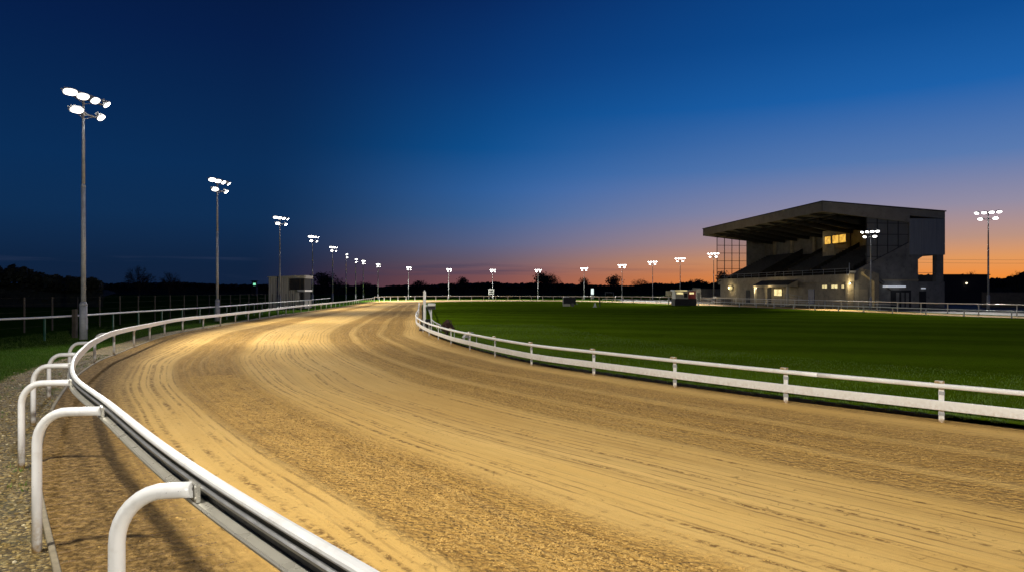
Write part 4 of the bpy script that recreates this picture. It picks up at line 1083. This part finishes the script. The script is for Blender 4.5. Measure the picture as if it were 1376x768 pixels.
def fork_mesh(seed):
    r=random.Random(seed); v=[];f=[]
    def br(p,d,l,w,n):
        e=p+d*l; x=d.cross(Vector((r.gauss(0,1),r.gauss(0,1),r.gauss(0,1)))).normalized(); y=d.cross(x)
        for a in (x,y):
            k=len(v); v.extend([tuple(p-a*w),tuple(p+a*w),tuple(e+a*w*.6),tuple(e-a*w*.6)]); f.append((k,k+1,k+2,k+3))
        if n==0: return
        for i in range(3 if n>1 else 4):
            nd=(d+Vector((r.gauss(0,.55),r.gauss(0,.55),r.gauss(.02,.38)))).normalized()
            br(p.lerp(e,r.uniform(.6,1)),nd,l*r.uniform(.68,.88),w*.62,n-1)
    for i in range(5):
        a=i*1.256+r.uniform(-.3,.3); br(Vector((0,0,r.uniform(.16,.30))),Vector((math.cos(a)*.75,math.sin(a)*.75,.8)).normalized(),.20,.014,5)
    br(Vector((0,0,.25)),Vector((0,0,1)),.2,.016,5)
    mx=max(abs(q[0]) for q in v); mz=max(q[2] for q in v)
    v=[(q[0]/mx*.5,q[1]/mx*.5,q[2]/mz) for q in v]
    me=bpy.data.meshes.new('crown'); me.from_pydata(v,[],f); return me
CV=[(crown(20+i,1,1,2600,.034,3.0,0,0),trunk_mesh(1,.03,i,.28)) for i in range(3)]
BV=[(fork_mesh(40+i),trunk_mesh(1,.03,i+5,.38)) for i in range(2)]
def tree(px,ytop,wpx,d,kind,label,name):
    hh=H+(HY-ytop)/F*d; ww=wpx/F*d
    cmesh,tmesh=(CV if kind=='leafy' else BV)[int(px)%(3 if kind=='leafy' else 2)]
    t=thing(name,label,'tree',W(px,d),R.uniform(0,6.28),'trees on the skyline')
    if not cmesh.materials: cmesh.materials.append(M['leaf' if kind=='leafy' else 'twig'])
    if not tmesh.materials: tmesh.materials.append(M['bark'])
    o=obj('crown',cmesh,None,t); o.scale=(ww*1.4,ww*1.4,hh*1.08) if kind=='leafy' else (ww*1.15,ww*1.15,hh*1.05); o=obj('trunk',tmesh,None,t); o.scale=(ww,ww,hh)
    return t
for px,yt,w,d,kind,lab in (
 (187,357.5,38,200,'bare','large spreading bare tree on the skyline right of the nearest mast'),
 (229,365.5,34,200,'bare','lower spreading bare tree right of the large one, left of the second mast'),
 (130,373,22,150,'bare','small bare tree just right of the nearest mast pole'),
 (438,369.5,34,290,'leafy','left half of the domed tree pair right of the judge cabin'),
 (455,373,22,300,'bare','bare rounded tree behind the masts right of the judge cabin'),
 (489,381,18,330,'leafy','small flat dark tree behind the end of the left mast row'),
 (563,379,18,380,'leafy','low dark tree just left of the winning post top'),
 (622,375,13,380,'leafy','small pointed tree right of the winning post on the horizon'),
 (643,378,10,380,'bare','thin bare tree left of the square white sign'),
 (730,370,24,340,'leafy','broad dark tree behind the central distant mast'),
 (742,366,24,345,'bare','tallest bare crown joined to the broad dark tree at centre'),
 (785,375.5,12,360,'leafy','little tree behind the mast left of the lit sign'),
 (825,372.5,19,330,'leafy','round dark tree on the skyline right of the lit white sign'),
 (862,374,30,340,'bare','wide low bare tree left of the timing kiosk skyline'),
 (902,377,4,340,'bare','thin spiky sapling on the skyline above the pale post sign'),
 (928,374,8,340,'bare','thin bare tree above the timing kiosk'),
 (940,378,22,330,'leafy','dark rounded tree left of the grandstand mast'),
 (973,369,20,250,'leafy','dark tree touching the left end of the grandstand'),
 (1308,364,30,150,'bare','spiky bare hedge tree between grandstand and right mast'),
 (1368,364,36,140,'bare','bare thicket tree at the right edge above the timber fence')):
    tree(px,yt,w,d,kind,lab,'bare_tree' if kind=='bare' else 'leafy_tree')

# ------------------------------------------------------------------ people silhouettes in the commentary box
def person(loc,rz,label):
    me=bpy.data.meshes.new('person'); 
    J=[((0,0,.92),.15),((0,0,1.15),.16),((0,0,1.38),.17),((0,0,1.50),.07),((0,0,1.58),.085),((0,.01,1.68),.10),((0,.01,1.76),.07),
       ((.2,0,1.40),.06),((.25,.03,1.12),.045),((.22,.25,1.05),.035),((.22,.33,1.06),.035),
       ((-.2,0,1.40),.06),((-.25,.03,1.12),.045),((-.22,.25,1.05),.035),((-.22,.33,1.06),.035),
       ((.1,0,.85),.10),((.11,.02,.48),.07),((.11,0,.09),.045),((.11,.16,.04),.04),
       ((-.1,0,.85),.10),((-.11,.02,.48),.07),((-.11,0,.09),.045),((-.11,.16,.04),.04)]
    E=[(0,1),(1,2),(2,3),(3,4),(4,5),(5,6),(2,7),(7,8),(8,9),(9,10),(2,11),(11,12),(12,13),(13,14),(0,15),(15,16),(16,17),(17,18),(0,19),(19,20),(20,21),(21,22)]
    me.from_pydata([j[0] for j in J],E,[]); o=obj('person',me,M['darkcloth'],None,loc,rz)
    sk=o.modifiers.new('s','SKIN'); 
    for i,j in enumerate(J): me.skin_vertices[0].data[i].radius=(j[1],j[1])
    me.skin_vertices[0].data[0].use_root=True
    ss=o.modifiers.new('u','SUBSURF'); ss.levels=1; ss.render_levels=1
    return tag(o,label,'person')

_p=gs.matrix_basis@Vector(PERSON_AT)
person(_p,math.radians(200),'person in dark clothes standing in the lit end window of the commentary box')
# ------------------------------------------------------------------ sky, sun, camera
w=bpy.data.worlds.new('World'); sc.world=w; w.use_nodes=True; nt=w.node_tree
class WT(NT):
    def __init__(s): s.t=nt
k=WT(); bg=nt.nodes['Background']
g=k.n('ShaderNodeTexCoord').outputs['Generated']
nv=k.n('ShaderNodeVectorMath',operation='NORMALIZE',ins={0:g}).outputs[0]
s=k.n('ShaderNodeSeparateXYZ',ins={0:nv}); z=s.outputs[2]
hor=k.n('ShaderNodeVectorMath',operation='NORMALIZE',ins={0:k.n('ShaderNodeCombineXYZ',ins={0:s.outputs[0],1:s.outputs[1],2:0.0}).outputs[0]}).outputs[0]
az=math.radians(50)
dt=k.n('ShaderNodeVectorMath',operation='DOT_PRODUCT',ins={0:hor,1:(math.sin(az),math.cos(az),0)}).outputs['Value']
zl=k.mr(z,0,.5)
def Z(x): return x/.5
rl=k.ramp(zl,[(0,(.006,.016,.045)),(Z(.035),(.003,.016,.050)),(Z(.10),(.002,.025,.085)),(Z(.166),(.001,.025,.095)),(Z(.325),(.0005,.012,.066)),(1,(.0003,.004,.03))])
rc=k.ramp(zl,[(0,(.30,.095,.08)),(Z(.020),(.24,.095,.10)),(Z(.045),(.16,.12,.175)),(Z(.068),(.115,.14,.27)),(Z(.11),(.050,.14,.35)),(Z(.145),(.030,.13,.38)),(Z(.203),(.002,.088,.31)),(Z(.30),(.0015,.045,.20)),(Z(.39),(.001,.023,.125)),(1,(.001,.012,.08))])
rr=k.ramp(zl,[(0,(.95,.24,.02)),(Z(.013),(.90,.27,.035)),(Z(.04),(.76,.32,.11)),(Z(.065),(.50,.29,.22)),(Z(.106),(.29,.26,.36)),(Z(.166),(.095,.19,.43)),(Z(.248),(.009,.115,.40)),(Z(.325),(.002,.072,.29)),(1,(.001,.03,.16))])
def smr(v,a,b): return k.n('ShaderNodeMapRange',interpolation_type='SMOOTHSTEP',ins={0:v,1:a,2:b,3:0.0,4:1.0}).outputs[0]
f1=smr(dt,.32,.74); f2=smr(dt,.58,1.0)
c=k.mix(f1,rl,rc); c=k.mix(f2,c,rr)
# thin dusky cloud streaks low over the horizon
cn_=k.noise(k.scale(nv,(2.2,2.2,60.0)),1.0,5,.55); cb_=k.math('MULTIPLY',k.mr(cn_,.56,.66),k.math('MULTIPLY',k.mr(z,.012,.028),k.mr(z,.06,.045)))
cb_=k.math('MULTIPLY',cb_,k.mr(dt,.9,.6)); c=k.mix(k.math('MULTIPLY',cb_,.55),c,(.025,.04,.09))
sky=k.n('ShaderNodeTexSky',sky_type='NISHITA',sun_disc=False,sun_elevation=math.radians(-2),sun_rotation=az)
c=k.mix(1.0,c,k.scale(sky.outputs[0],(.01,.01,.01)),'ADD')
nt.links.new(c,bg.inputs[0]); bg.inputs[1].default_value=1.0
sl_=bpy.data.lights.new('sun','SUN'); sl_.energy=.03; sl_.angle=math.radians(8); sl_.color=(1,.6,.35)
so=bpy.data.objects.new('sun',sl_); COL.objects.link(so); so.rotation_euler=(math.radians(88),0,-az+math.pi)
cam=bpy.data.cameras.new('camera'); co=bpy.data.objects.new('camera',cam); COL.objects.link(co)
co.location=(0,0,H); co.rotation_euler=(math.radians(90),0,0); cam.sensor_width=36; cam.lens=F/1376*36; cam.shift_y=6/1376; cam.clip_end=9000; cam.clip_start=.05
sc.camera=co
sc.view_settings.view_transform='Standard'; sc.view_settings.look='None'; sc.view_settings.exposure=0; sc.view_settings.gamma=1
sc.render.engine='CYCLES'; sc.cycles.use_denoising=True; sc.cycles.max_bounces=5; sc.cycles.sample_clamp_indirect=1.5
try: sc.cycles.denoiser='OPENIMAGEDENOISE'
except Exception: pass
